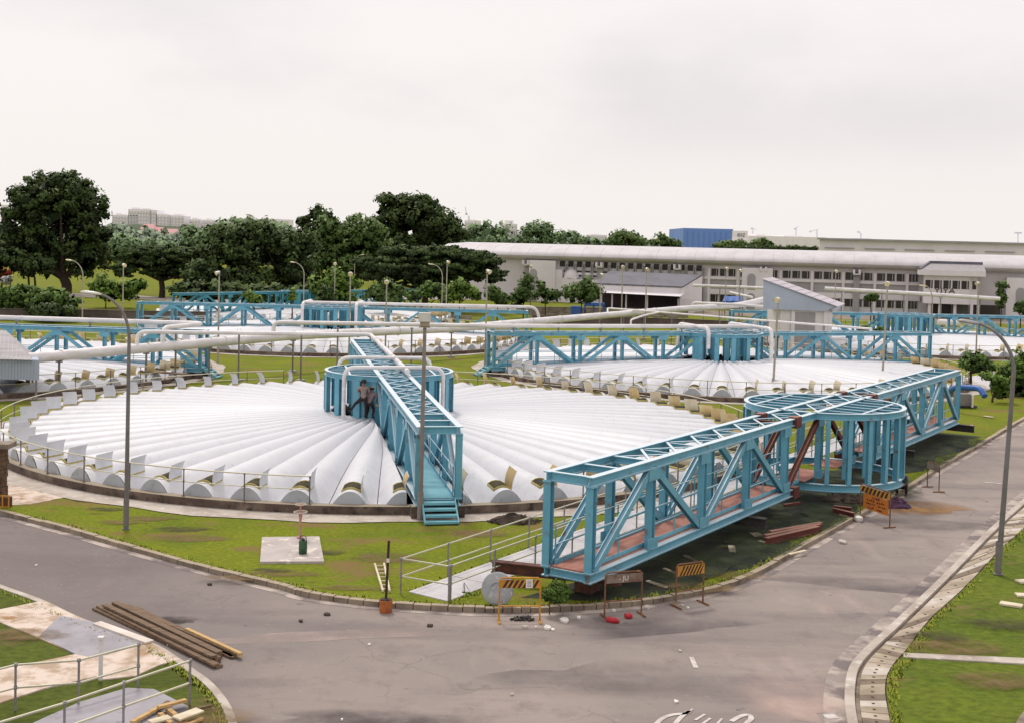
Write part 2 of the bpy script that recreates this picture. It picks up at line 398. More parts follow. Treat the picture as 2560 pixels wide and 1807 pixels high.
rh = N(nt, 'ShaderNodeMapRange', interpolation_type='SMOOTHSTEP'); rh.inputs['From Min'].default_value = .0; rh.inputs['From Max'].default_value = .10
nt.links.new(sx.outputs['Z'], rh.inputs['Value'])
cl = mix(nt, mul(nt, rh.outputs[0], 1.0), (.985, .935, .905), cl)
out = mix(nt, .93, sm.outputs[2], cl)
nt.links.new(out, bg.inputs['Color']); bg.inputs['Strength'].default_value = 1.0
sd = bpy.data.lights.new('sun', 'SUN'); so = bpy.data.objects.new('sun', sd); COL.objects.link(so)
sd.energy = 1.9; sd.angle = radians(11); sd.color = (1, .95, .88)
sdir = Vector((sin(SUN_AZ)*cos(SUN_EL), cos(SUN_AZ)*cos(SUN_EL), sin(SUN_EL)))
so.rotation_euler = sdir.to_track_quat('Z', 'Y').to_euler()
scene.view_settings.view_transform = 'Standard'; scene.view_settings.look = 'None'; scene.view_settings.exposure = 0
scene.render.engine = 'CYCLES'
scene.cycles.max_bounces = 6; scene.cycles.diffuse_bounces = 3

# ------------------------------------------------------------------ setting
RZ = -.10                                             # road level, lawns are 0
KPX = [(-400, 1178), (-150, 1240), (0, 1278), (174, 1323), (331, 1368), (523, 1421), (697, 1462), (774, 1484), (948, 1506), (1157, 1519), (1280, 1521),
       (1400, 1518), (1551, 1508), (1683, 1490), (1804, 1465), (1905, 1424), (2006, 1366), (2148, 1287), (2265, 1222), (2349, 1168), (2447, 1113), (2560, 1046), (2700, 968), (2850, 900)]
K = spline([G(*p) for p in KPX], 5)
lawn = [(v.x, v.y) for v in K]
e = (K[-1]-K[-4]).normalized(); far = K[-1]+e*120
poly = lawn+[(far.x, far.y), (4000, 900), (4000, 6000), (-4000, 6000), (-4000, 300), (K[0].x-60, K[0].y-6)]
mb = MB(); mb.poly([(x, y, 0) for x, y in poly]); struct(mb.build('ground', GRASS, origin=Vector((0, 0, 0))))
mb = MB(); mb.poly([(-90, 5, RZ), (90, 5, RZ), (160, 140, RZ), (-90, 90, RZ)]); struct(mb.build('road', ASPH, origin=Vector((0, 0, RZ))))
# kerb along the lawn: stones of slightly different height, plus gutter
KI = offset_line(K, .16); KO = offset_line(K, -.03); KG = offset_line(K, -.30)
mb = MB()
acc = 0
for i in range(len(K)-1):
    q = [KI[i], KI[i+1], KO[i+1], KO[i]]
    L = (K[i+1]-K[i]).length; n = max(1, round(L/.9))
    for k in range(n):
        a = k/n+.012/L; b = (k+1)/n-.012/L
        A = KI[i].lerp(KI[i+1], a); B = KI[i].lerp(KI[i+1], b); Cc = KO[i].lerp(KO[i+1], b); Dd = KO[i].lerp(KO[i+1], a)
        mb.prism([(v.x, v.y) for v in (A, B, Cc, Dd)], RZ-.05, .035+random.uniform(-.012, .015))
struct(mb.build('kerb', KERB, origin=Vector((0, 0, RZ))))
mb = MB(); 
for i in range(len(K)-1): mb.poly([KO[i].xy.to_3d()+Vector((0, 0, RZ+.006)), KO[i+1].xy.to_3d()+Vector((0, 0, RZ+.006)), KG[i+1].xy.to_3d()+Vector((0, 0, RZ+.006)), KG[i].xy.to_3d()+Vector((0, 0, RZ+.006))])
GUT = pmat('gutter_sand', (.50, .425, .37), (.30, .25, .225), 1.4, .95, .40, .58, speck=((.19, .155, .15), .8, .48, .58))
struct(mb.build('gutter', GUT, origin=Vector((0, 0, RZ))))

# right hand verge: kerb, covered drain, lawn
DO = [(2290, 2060), (2190, 1960), (2135, 1870), (2115, 1800), (2112, 1730), (2127, 1669), (2178, 1614), (2218, 1578), (2319, 1482), (2390, 1412), (2476, 1326), (2560, 1252), (2700, 1140)]
DI = [(2390, 2030), (2300, 1945), (2249, 1865), (2229, 1800), (2216, 1720), (2229, 1669), (2269, 1622), (2325, 1548), (2415, 1465), (2501, 1374), (2562, 1318), (2660, 1228), (2790, 1118)]
Do = spline([G(*p, RZ) for p in DO], 5); Di = spline([G(*p, 0) for p in DI], 5)
mb = MB(); poly = [(v.x, v.y) for v in Di]+[(120, 60), (120, 6), (14, 6)]
mb.poly([(x, y, -.012) for x, y in poly]); struct(mb.build('verge_lawn', GRASS2, origin=Vector((0, 0, 0))))
Do2 = offset_line(Do, -.20); mb = MB(); strip(mb, Do, Do2, RZ-.05, .012); struct(mb.build('kerb', CONC, origin=Vector((0, 0, RZ))))
Dg = offset_line(Do2, -.10); mb = MB(); strip(mb, Do2, Dg, RZ-.05, -.07); struct(mb.build('drain_gap', CONCD, origin=Vector((0, 0, RZ))))
Dg2 = offset_line(Do, .42); mb = MB()
for i in range(len(Do)-1): mb.poly([(p.x, p.y, RZ+.005) for p in (Do[i], Do[i+1], Dg2[i+1], Dg2[i])])
struct(mb.build('gutter', GUT, origin=Vector((0, 0, RZ))))
SLAB = [pmat('drain_slab_a', (.50, .42, .33), (.36, .29, .22), 1.5, .9, bmp=.3), pmat('drain_slab_b', (.42, .35, .26), (.30, .24, .17), 1.5, .9, bmp=.3),
        pmat('drain_slab_c', (.58, .52, .46), (.46, .40, .33), 1.5, .9, bmp=.3), pmat('drain_slab_d', (.22, .17, .12), (.16, .12, .09), 1.5, .9, bmp=.3), BLK]
mb = MB(); n = 0
Din = offset_line(Di, .03)
for i in range(len(Dg)-1):
    L = (Dg[i+1]-Dg[i]).length; k = max(1, round(L/.62))
    for j in range(k):
        a, b = j/k+.012, (j+1)/k-.012
        q = [Dg[i].lerp(Dg[i+1], a), Dg[i].lerp(Dg[i+1], b), Din[i].lerp(Din[i+1], b), Din[i].lerp(Din[i+1], a)]
        zt = random.uniform(-.015, .012)
        mb.prism([(p.x, p.y) for p in q], -.09, zt, random.choice([0, 0, 0, 1, 1, 2, 2, 3] if n % 7 else [3]))
        cc = (q[0]+q[1]+q[2]+q[3])/4; mb.box((cc.x, cc.y, zt+.002), (.06, .06, .006), mi=4)
        n += 1
struct(mb.build('drain_cover_path', SLAB, origin=Vector((0, 0, 0))))
mb = MB(); a0, a1 = G(2259, 1632), G(2620, 1648); b0, b1 = G(2259, 1643), G(2620, 1663)
mb.prism([(v.x, v.y) for v in (a0, a1, b1, b0)], -.05, .02); struct(mb.build('concrete_edging_path', CONC, origin=Vector((0, 0, 0))))
mb = MB(); c0 = G(2560, 1790); 
mb.prism([(v.x, v.y) for v in (G(2530, 1830), G(2545, 1795), G(2575, 1760), G(2640, 1760), G(2640, 1900), G(2530, 1900))], -.06, .01); struct(mb.build('pavement', CONCD, origin=Vector((0, 0, 0))))
mb = MB(); mb.prism([(v.x, v.y) for v in (G(2546, 1306), G(2575, 1285), G(2640, 1285), G(2640, 1306))], -.06, .01); struct(mb.build('side_road', ASPH, origin=Vector((0, 0, 0))))

# lower left plot
LE = [(-250, 1370), (-100, 1418), (0, 1461), (105, 1499), (216, 1550), (376, 1605), (446, 1644), (488, 1675), (530, 1706), (571, 1755), (592, 1807), (610, 1900), (630, 2050)]
Le = spline([G(*p, 0) for p in LE], 5)
mb = MB(); poly = [(v.x, v.y) for v in Le]+[(-5, 6), (-40, 6), (-60, 36)]
mb.poly([(x, y, -.005) for x, y in poly]); struct(mb.build('plot_lawn', GRASS3, origin=Vector((0, 0, 0))))
LEi = offset_line(Le, -.17); mb = MB(); strip(mb, Le, LEi, RZ-.05, .02); struct(mb.build('kerb', CONC, origin=Vector((0, 0, RZ))))
def slabpoly(name, pts, mat, z1=.03, z=0):
    mb = MB(); P = [G(*p, z) for p in pts]; mb.prism([(v.x, v.y) for v in P], -.05, z1); return struct(mb.build(name, mat, origin=Vector((0, 0, 0))))
SANDY = pmat('sandy_stained_concrete', (.66, .55, .47), (.42, .31, .22), 1.6, .95, .45, .6, bmp=.3, speck=((.34, .19, .08), 1.1, .55, .66))
GREYP = pmat('grey_screed', (.36, .34, .37), (.29, .27, .29), 1.2, .8, speck=((.24, .22, .23), 4, .6, .7))
PALES = pmat('pale_plywood_sheet', (.74, .68, .62), (.62, .54, .47), .9, .85, speck=((.4, .32, .26), 3, .66, .74))
slabpoly('path', [(-120, 1560), (0, 1524), (110, 1502), (230, 1560), (380, 1610), (450, 1650), (400, 1662), (340, 1690), (250, 1700), (186, 1634), (95, 1594), (0, 1556), (-80, 1545)], SANDY, .022)
slabpoly('pavement', [(150, 1540), (228, 1556), (372, 1606), (330, 1620), (236, 1646), (190, 1637), (98, 1592)], GREYP, .030)
slabpoly('path', [(-150, 1780), (0, 1758), (110, 1722), (250, 1690), (340, 1668), (290, 1640), (190, 1636), (100, 1655), (0, 1672), (-140, 1690)], SANDY, .026)
slabpoly('pavement', [(-60, 1960), (20, 1840), (110, 1797), (200, 1757), (318, 1722), (385, 1725), (470, 1768), (440, 1880)], GREYP, .034)

# mid-ground channel and low concrete edges behind the first tanks
for nm, pts, mat, z1 in (('path', [(-60, 742), (60, 731), (300, 737), (470, 748), (470, 756), (300, 746), (60, 740), (-60, 752)], CONC, .03),
                         ('path', [(870, 752), (1000, 741), (1300, 745), (1300, 752), (1000, 749), (870, 760)], CONC, .03),
                         ('pavement', [(2400, 948), (2485, 928), (2505, 962), (2440, 985), (2370, 975)], CONC2, .02),
                         ('road', [(1100, 775), (1800, 790), (2560, 812), (2560, 800), (1800, 778), (1100, 763)], CONCD, .02)):
    slabpoly(nm, pts, mat, z1)
mb = MB(); P = [W(-60, 640, 700), W(150, 600, 650), W(330, 588, 640), W(520, 598, 640), W(700, 612, 690), W(1000, 606, 900), W(1400, 612, 900)]
rows = []
for t in range(7):
    f = t/6
    for p in P: mb.v.append((p.x*(1+.12*f), p.y+90*f, max(2, p.z+6)*sin(pi*f)))
m_ = len(P)
for t in range(6):
    for i in range(m_-1): mb.f.append((t*m_+i, t*m_+i+1, (t+1)*m_+i+1, (t+1)*m_+i)); mb.m.append(0)
struct(mb.build('hill', HILLM, origin=Vector((-100, 700, 0)), smooth=True))

# ------------------------------------------------------------------ settling tanks
R_T, R_IN = 17.18, 16.95
def zc(r, u):
    t = max(0, (r-2.7)/(R_IN-2.7)); crest = 1.16-.45*t+.10*sin(pi*min(1, t)); arch = .14+.23*t+.67*t**5
    return max(.03, crest-arch*abs(u)**2.1)
HALF = radians(3.0)
def cover_pt(th, r, u, dz=0):
    lat = u*r*tan(HALF)*.985
    x = r*cos(th)-lat*sin(th); y = r*sin(th)+lat*cos(th)
    z = zc(r, u)+dz
    if abs(cos(th)) > .9:                   # covers beside the bridge are trimmed along it
        s = 1 if sin(th) > 0 else -1
        if y*s < .95: y = .95*s
    return (x, y, z)
US = [-1, -.93, -.85, -.74, -.6, -.45, -.3, -.15, 0, .15, .3, .45, .6, .74, .85, .93, 1]
RS = [2.7, 4, 5.6, 7.4, 9.4, 11.4, 13.2, 14.8, 15.9, R_IN]
COVOFF = radians(-.6)
def make_tank(label, group):
    root = thing('sedimentation_tank', label, 'tank', group=group)
    mb = MB(); mb.lathe([(R_IN, -.3), (R_IN, .30), (R_T+.17, .30), (R_T+.17, -.3)], n=120); mb.build('tank_wall', WALLC, root)
    mb = MB(); mb.lathe([(.01, .015), (R_IN+.01, .015)], n=60); mb.build('tank_floor', WATER, root)
    rnd = random.Random(5)
    for k in range(60):
        th = radians(3+6*k)+COVOFF
        mb = MB()
        for r in RS:
            for u in US: mb.v.append(cover_pt(th, r, u))
        n = len(US)
        for i in range(len(RS)-1):
            for j in range(n-1): mb.f.append((i*n+j, i*n+j+1, (i+1)*n+j+1, (i+1)*n+j)); mb.m.append(0)
        cov = mb.build('cover_panel', WHITE, root, smooth=True)
        mb = MB(); top = [cover_pt(th, R_IN, u, .012) for u in US]; mb.v += [(x*1.002, y*1.002, z) for x, y, z in top]+[(x*1.002, y*1.002, .02) for x, y, z in top]
        for j in range(n-1): mb.f.append((j, j+1, n+j+1, n+j)); mb.m.append(0)
        mb.build('end_plate', ENDP, cov)
        if abs(cos(th)) > .9985 and False: continue
        ra, rb, uw = 15.85, 16.58, .36
        mb = MB(); us = [-uw, -uw/2, 0, uw/2, uw]
        for r in (ra, rb):
            for u in us: mb.v.append(cover_pt(th, r, u, .03))
        for j in range(4): mb.f.append((j, j+1, 5+j+1, 5+j)); mb.m.append(0)
        # raised yellow coaming
        for r0, r1 in ((ra-.035, ra), (rb, rb+.035)):
            for j in range(4):
                a = cover_pt(th, r0, us[j], .065); b = cover_pt(th, r0, us[j+1], .065); c = cover_pt(th, r1, us[j+1], .065); d = cover_pt(th, r1, us[j], .065)
                lo = [(p[0], p[1], p[2]-.12) for p in (a, b, c, d)]
                mb.add([a, b, c, d]+lo, [(0, 1, 2, 3), (0, 1, 5, 4), (3, 2, 6, 7), (0, 3, 7, 4), (1, 2, 6, 5)], 1)
        for u0, u1 in ((-uw-.03, -uw), (uw, uw+.03)):
            a = cover_pt(th, ra, u0, .06); b = cover_pt(th, ra, u1, .06); c = cover_pt(th, rb, u1, .06); d = cover_pt(th, rb, u0, .06)
            lo = [(p[0], p[1], p[2]-.12) for p in (a, b, c, d)]
            mb.add([a, b, c, d]+lo, [(0, 1, 2, 3), (0, 1, 5, 4), (3, 2, 6, 7), (0, 3, 7, 4), (1, 2, 6, 5)], 1)
        mb.build('hatch_opening', [HOLE, RIM], cov)
        if k % 17 == 11: continue
        tilt = rnd.uniform(-.02, .14); hh = rnd.uniform(.50, .62); cv = rnd.uniform(.02, .05)
        mb = MB(); m = 6
        for sgn, mi in ((0, 0), (.022, 1)):
            o = len(mb.v)
            for r in (ra, rb):
                a = cover_pt(th, r, uw+.03, .06)
                for i in range(m+1):
                    s = i/m; lt = tilt*s*1.2-cv*sin(pi*s)*1.2+sgn+ (0.05*s*s)
                    mb.v.append((a[0]-lt*sin(th), a[1]+lt*cos(th), a[2]+hh*s))
            for i in range(m): mb.f.append((o+i, o+i+1, o+m+1+i+1, o+m+1+i)); mb.m.append(mi)
        o = 0; q = 2*(m+1)
        per = list(range(m+1))+list(range(2*m+1, m, -1))
        for i in range(len(per)):
            a, b = per[i], per[(i+1) % len(per)]; mb.f.append((a, b, q+b, q+a)); mb.m.append(1)
        lid = mb.build('hatch_lid', [LIDIN if rnd.random() < .62 else LIDIN2, LIDOUT], cov)
    return root
def make_railing(label, gaps, group, name='guard_railing'):
    root = thing(name, label, 'railing', group=group); rr = R_T; z0, z1 = .30, 1.23
    def ok(d):
        d = (d+180) % 360-180
        return not any(a <= d <= b or a <= d+360 <= b or a <= d-360 <= b for a, b in gaps)
    segs = []; cur = []
    for i in range(181):
        d = i*2
        if ok(d): cur.append(d)
        elif cur: segs.append(cur); cur = []
    if cur: segs.append(cur)
    mt, mm = MB(), MB()
    for s in segs:
        if len(s) < 2: continue
        mt.tube([(rr*cos(radians(d)), rr*sin(radians(d)), z1) for d in s], .024, 6)
        mm.tube([(rr*cos(radians(d)), rr*sin(radians(d)), .80) for d in s], .018, 6)
        n = max(1, round((s[-1]-s[0])/7.5))
        for k in range(n+1):
            d = radians(s[0]+(s[-1]-s[0])*k/n); x, y = rr*cos(d), rr*sin(d)
            p = MB(); p.tube([(x, y, z0), (x, y, z1)], .024, 6); p.lathe([(.034, -.03), (.042, 0), (.034, .03)], (x, y, .80), 6); p.lathe([(.034, -.03), (.042, 0), (.034, .03)], (x, y, z1-.02), 6)
            p.lathe([(.07, 0), (.07, .02), (.02, .025)], (x, y, z0), 8); p.build('post', POSTM, root)
    mt.build('top_rail', RAILM, root); mm.build('mid_rail', RAILM, root)
    return root

T = {1: ((-5.69, 57.6), -78.9), 2: ((15.5, 89.9), 18.3), 3: ((-16.3, 112.0), 0.0), 4: ((-37.5, 80.4), -4.7), 5: ((-24.0, 143.3), 49.4), 6: ((39.8, 124.0), 4.0)}
def tloc(k): return Vector((T[k][0][0], T[k][0][1], 0))
def trot(k): return radians(T[k][1])
tg = 'round settling tanks under white ribbed covers'
tank_labels = {1: 'large foreground tank under white ribbed covers with grey and tan hatch lids raised',
               2: 'white covered round tank behind the truss bridge that lies beside the road',
               3: 'white covered round tank across the lawn, behind the blue drum of the foreground tank',
               4: 'white covered tank at the left edge with tan hatch lids, beside the corrugated shed',
               5: 'farthest covered tank, mostly hidden, in front of the dark trees',
               6: 'white covered round tank at the right edge, in front of the long factory'}
tk = make_tank(tank_labels[1], tg); tk.location = tloc(1); tk.rotation_euler = (0, 0, trot(1))
for k in (2, 3, 4, 5, 6): dup(tk, tloc(k), trot(k), tank_labels[k])
rg = 'handrails round the tank walls'
r1 = make_railing('low tube railing round the foreground tank wall, broken off beside the bridge steps', [(-12, 17), (166, 194)], rg); r1.location = tloc(1); r1.rotation_euler = (0, 0, trot(1))
r2 = make_railing('low tube railing round the white tank behind the lying truss bridge', [(-5, 5), (175, 185)], rg); r2.location = tloc(2); r2.rotation_euler = (0, 0, trot(2))
for k, l in ((3, 'low tube railing round the tank across the lawn'), (4, 'low tube railing round the left edge tank with tan lids'), (6, 'low tube railing round the tank at the right edge by the factory')):
    dup(r2, tloc(k), trot(k), l)
# aprons round the tanks
for k, r_out in ((1, 18.45), (2, 18.2), (3, 18.2), (4, 18.2), (6, 18.2)):
    mb = MB(); n = 90; c = tloc(k)
    for i in range(n):
        a, b = 2*pi*i/n, 2*pi*(i+1)/n
        w1 = r_out+.12*sin(i*1.7)+.08*sin(i*.6); w2 = r_out+.12*sin((i+1)*1.7)+.08*sin((i+1)*.6)
        if i == n-1: w2 = r_out
        if i == 0: w1 = r_out
        ri = R_T+.15
        mb.poly([(c.x+ri*cos(a), c.y+ri*sin(a), .025), (c.x+w1*cos(a), c.y+w1*sin(a), .025), (c.x+w2*cos(b), c.y+w2*sin(b), .025), (c.x+ri*cos(b), c.y+ri*sin(b), .025)])
    struct(mb.build('path', CONC, origin=Vector((c.x, c.y, 0))))
# broad concrete corner left of the first tank
slabpoly('pavement', [(-250, 1180), (-30, 1195), (20, 1150), (60, 1178), (150, 1213), (190, 1236), (150, 1246), (75, 1260), (20, 1263), (-60, 1255)], SANDY, .02)

# ------------------------------------------------------------------ truss bridges
def make_truss(label, L, H, Wd, paint, deckmat, stairs=True, cut=False, group=None, simple=False, drum_bottom=0.0, inner=True):
    root = thing('truss_bridge', label, 'bridge', group=group)
    hw = Wd/2-.11; cw, ch = .21, .25; zc0 = ch/2; zt = H-ch/2
    k = L/35.7
    xs = [1.8*k, 5*k, 8.2*k, 11.4*k, 14.6*k, L/2-.12]
    nodes_ = [-x for x in reversed(xs)]+xs
    def P(name, mb, mat, **kw): return mb.build(name, mat, root, **kw)
    dark = RED if cut else paint
    for s in (-1, 1):
        for nm, z in (('top_chord', zt), ('bottom_chord', zc0)):
            if cut:
                for x0, x1 in ((-L/2, -4.6), (-4.15, 4.15), (4.6, L/2)):
                    if nm == 'bottom_chord' and x0 == -4.15: continue
                    mb = MB(); mb.ibeam((x0, s*hw, z), (x1, s*hw, z), cw, ch); P(nm, mb, paint)
                for c in (-1, 1):
                    mb = MB(); mb.ibeam((c*4.15, s*hw, z-.02), (c*4.6, s*hw, z-.02), cw+.08, ch+.14); mb.box((c*4.375, s*hw, z-.02), (.5, cw+.1, ch+.1)); P('splice_plate', mb, RED)
            else:
                mb = MB(); mb.ibeam((-L/2, s*hw, z), (L/2, s*hw, z), cw, ch); P(nm, mb, paint)
        for i, x in enumerate(nodes_):
            mb = MB(); mb.ibeam((x, s*hw, ch), (x, s*hw, H-ch), .21, .21, (1, 0, 0), .022)
            for z in (ch+.01, H-ch-.01): mb.box((x, s*hw, z), (.28, .24, .02))
            for z, zz_ in ((ch+.16, 0), (H-ch-.16, 1)):
                if 0 < i < len(nodes_)-1: mb.box((x, s*(hw+.102), z), (.62, .012, .30))
            P('post', mb, paint)
        for i in range(len(nodes_)-1):
            if i == 5: continue
            a, b = nodes_[i], nodes_[i+1]
            j = i if i < 5 else 10-i
            up_ = (j % 2 == 0); 
            if i > 5: a, b = b, a
            z0, z1 = (ch, H-ch) if up_ else (H-ch, ch)
            sg = 1 if b > a else -1
            mb = MB(); mb.ibeam((a+sg*.10, s*hw, z0), (b-sg*.10, s*hw, z1), .19, .17, (0, 1, 0), .022)
            P('diagonal', mb, RED if (cut and j == 4) else paint)
    # cross beams and wind bracing along the top
    hp = []
    for i in range(len(nodes_)-1):
        a, b = nodes_[i], nodes_[i+1]
        hp += [a, (a+b)/2]
    hp.append(nodes_[-1])
    for i, x in enumerate(hp):
        mb = MB(); j = min(i, len(hp)-1-i); mb.ibeam((x, -hw+.10, zt), (x, hw-.10, zt), .14 if j <= 2 else .075, .25 if j == 0 else .20 if j <= 2 else .12)
        P('cross_beam', mb, RED if (cut and abs(abs(x)-5*k) < .9) else paint)
        if i % 2 == 0:
            mb = MB(); mb.ibeam((x, -hw+.10, zc0), (x, hw-.10, zc0), .14, .22); P('floor_beam', mb, paint)
    mb = MB()
    for i in range(len(hp)-1):
        j = min(i, len(hp)-2-i)
        if j < 2: continue
        a, b = hp[i]+.08, hp[i+1]-.08
        mb.beam((a, -hw+.1, H-.05), (b, hw-.1, H-.05), .085, .03); mb.beam((a, hw-.1, H-.07), (b, -hw+.1, H-.07), .085, .03)
    P('wind_bracing', mb, paint)
    if simple is False:
        mb = MB()
        if cut:
            for x0, x1 in ((-L/2+.1, -4.8), (-3.0, -.6), (.4, 2.2), (4.8, L/2-.1)): mb.box(((x0+x1)/2, 0, ch+.015), (x1-x0, 2*hw-.2, .03))
        else: mb.box((0, 0, ch+.015), (L-.2, 2*hw-.2, .03))
        P('deck', mb, deckmat)
    else:
        mb = MB(); mb.box((0, 0, ch+.015), (L-.2, 2*hw-.2, .03)); P('deck', mb, deckmat)
    for s in (-1, 1):
        y = s*(hw-.16)
        spans = ((-L/2+.25, -3.4), (3.4, L/2-.25))
        for a, b in spans:
            mb = MB()
            for z in (ch+.55, ch+1.02): mb.tube([(a, y, z), (b, y, z)], .021, 6)
            n = round((b-a)/1.6)
            for q in range(n+1): mb.tube([(a+(b-a)*q/n, y, ch+.03), (a+(b-a)*q/n, y, ch+1.02)], .020, 6)
            mb.box(((a+b)/2, y, ch+.09), (b-a, .012, .12))
            P('hand_rail', mb, paint)
    # central drum
    RD = 2.95; DX = .40 if cut else 0
    def ring(z, r, w_, h_, nm):
        mb = MB()
        mb.lathe([(r-w_/2, z+h_/2), (r+w_/2, z+h_/2), (r+w_/2, z+h_/2-.03), (r+.015, z+h_/2-.03), (r+.015, z-h_/2+.03), (r+w_/2, z-h_/2+.03), (r+w_/2, z-h_/2), (r-w_/2, z-h_/2), (r-w_/2, z-h_/2+.03), (r-.015, z-h_/2+.03), (r-.015, z+h_/2-.03), (r-w_/2, z+h_/2-.03), (r-w_/2, z+h_/2)], (DX, 0, 0), n=40)
        return P(nm, mb, paint)
    ring(H-.12, RD, .16, .24, 'ring_beam')
    if cut: ring(.0, RD, .18, .26, 'ring_beam')
    zb = drum_bottom
    npst = 24 if cut else 16
    for i in range(npst):
        a = 2*pi*(i+.5)/npst; x, y = RD*cos(a), RD*sin(a)
        if abs(y) < hw+.12: continue
        mb = MB(); mb.ibeam((x+DX, y, zb), (x+DX, y, H-.25), .15 if cut else .32, .20, (cos(a), sin(a), 0), .022)
        P('drum_post', mb, paint)
    if not cut:
        for sx_ in (0, 1):
            for sy_ in (-1, 1):
                mb = MB(); n_ = 6; o = 0
                for i in range(n_+1):
                    a = sy_*radians(17+13*i/n_)+pi*sx_*1.0
                    for z in (zb, H-.25): mb.v.append((2.9*cos(a), 2.9*sin(a), z))
                for i in range(n_): mb.f.append((2*i, 2*i+2, 2*i+3, 2*i+1)); mb.m.append(0)
                P('drum_panel', mb, paint)
    if inner:
        for i in range(12):
            a = 2*pi*(i+.5)/12; x, y = 1.75*k*cos(a), 1.75*k*sin(a)
            if abs(y) < hw+.1: continue
            mb = MB(); mb.box((x+DX, y, (zb+H-.25)/2), (.05, .34 if not cut else .2, H-.25-zb), Matrix.Rotation(a, 3, 'Z')); P('inner_panel', mb, paint)
    for i in range(-3, 4):
        x = i*RD/3.6; yl = sqrt(RD*RD-x*x)-.06
        for s in (-1, 1):
            mb = MB(); mb.ibeam((x+DX, s*(hw+.12), H-.12), (x+DX, s*yl, H-.12), .09, .16); P('drum_grid_beam', mb, paint)
    for s in (-1, 1):
        y = s*1.95*k; xl = sqrt(RD*RD-y*y)-.06
        mb = MB(); mb.ibeam((DX-xl, y, H-.125), (DX+xl, y, H-.125), .10, .20); P('drum_grid_beam', mb, paint)
    if stairs:
        for s in (-1, 1):
            mb = MB(); x0 = s*L/2; x1 = s*(L/2+.95); zt_, zb_ = ch+.02, -.36
            for q in (-1, 1): mb.beam((x0, q*(hw-.12), zt_-.06), (x1, q*(hw-.12), zb_-.02), .04, .17)
            for t in range(4):
                f = (t+.6)/4; mb.box((x0+(x1-x0)*f, 0, zt_+(zb_-zt_)*f), (.25, 2*(hw-.14), .035))
                mb.box((x0+(x1-x0)*f+s*.11, 0, zt_+(zb_-zt_)*f-.03), (.02, 2*(hw-.14), .06))
            P('steps', mb, BLUE2)
            for q in (-1, 1):
                mb = MB(); mb.box((x0-s*.2, q*(hw+.05), -.19), (.45, .34, .40)); P('bearing_block', mb, WALLC)
    return root
bg_ = 'blue steel truss bridges with a round frame at mid span'
tb = make_truss('blue truss bridge crossing the foreground tank, its open end and steps facing us', 35.7, 2.64, 1.55, BLUE, BLUE2, group=bg_, drum_bottom=.55)
tb.location = tloc(1)+Vector((0, 0, .40)); tb.rotation_euler = (0, 0, trot(1))
for k, l in ((2, 'blue truss bridge over the tank behind the lying truss, white pipe along its top'), (3, 'blue truss bridge beyond the lawn with a white pipe bent down at its right end'),
             (4, 'blue truss bridge entering from the left edge, steps at its right end'), (6, 'blue truss bridge at the right edge, beyond the slant roofed pump house')):
    dup(tb, tloc(k)+Vector((0, 0, .40)), trot(k), l)
t5 = make_truss('farthest greenish truss bridge in front of the dark trees, bushes growing before it', 35.7, 2.64, 1.55, TEAL, TEAL, group=bg_, drum_bottom=.55)
t5.location = tloc(5)+Vector((0, 0, .40)); t5.rotation_euler = (0, 0, trot(5))
LYC = Vector((11.87, 46.49, .59)); LYA = .986
tl = make_truss('blue truss bridge lying beside the road, with red floor and rust red joints', 37.43, 2.71, 1.48, BLUE, REDDECK, stairs=False, cut=True, group=bg_, drum_bottom=.13)
tl.location = LYC; tl.rotation_euler = (0, 0, LYA)
def LY(x, y, z): 
    return LYC+Vector((x*cos(LYA)-y*sin(LYA), x*sin(LYA)+y*cos(LYA), z-.59))
def TL(k, x, y, z):
    a = trot(k); return tloc(k)+Vector((x*cos(a)-y*sin(a), x*sin(a)+y*cos(a), z))

# ------------------------------------------------------------------ pipes
def elbow(pts, r, n=5):
    """polyline with rounded corners"""
    P = [Vector(p) for p in pts]; out = [P[0]]
    for i in range(1, len(P)-1):
        a, b, c = P[i-1], P[i], P[i+1]
        d1 = (a-b); d2 = (c-b); l = min(r, d1.length*.45, d2.length*.45)
        s = b+d1.normalized()*l; e = b+d2.normalized()*l
        for k in range(n+1):
            t = k/n; out.append(s*(1-t)**2+b*2*t*(1-t)+e*t*t)
    out.append(P[-1]); return out
def pipe(name, label, runs, r, supports=(), group=None, mat=None, flange=4.0, bend=.5, base=None):
    mat = mat or PIPE
    o = Vector(base) if base is not None else Vector(runs[0][0])
    root = thing(name, label, 'pipe', o, 0, group)
    rl = r if isinstance(r, list) else [r]*len(runs)
    r = rl[0]
    for q, run in enumerate(runs):
        r = rl[q]
        pts = elbow(run, bend); mb = MB(); mb.tube(pts, r, 14); ob = mb.build('pipe_run', mat, root, origin=o, smooth=True)
        if flange:
            mb = MB(); acc = 0
            for a, b in zip(pts[:-1], pts[1:]):
                L = (b-a).length
                if L < 1.5: continue
                n = int(L/flange)
                for k in range(1, n+1):
                    p = a.lerp(b, k/(n+1)); d = (b-a).normalized()*.02
                    mb.tube([p-d, p+d], r*1.16, 14)
            if mb.v: mb.build('flange_rings', mat, ob, origin=o)
    r = rl[0]
    for s in supports:
        p, z0 = Vector(s[0]), s[1]
        mb = MB(); zt = p.z-r
        mb.ibeam((p.x, p.y, z0), (p.x, p.y, zt-.05), .10, .10, (1, 0, 0), .015); mb.box((p.x, p.y, zt-.04), (.36 if r > .2 else .2, .16, .08))
        mb.lathe([(r*1.08, -.05), (r*1.08, .05)], (p.x, p.y, p.z), 10, M=Matrix.Rotation(pi/2, 3, 'X'))
        if z0 < .1: mb.box((p.x, p.y, .06), (.5, .5, .14))
        mb.build('pipe_support', GALV, root, origin=o)
    return root
pg = 'white process pipes'
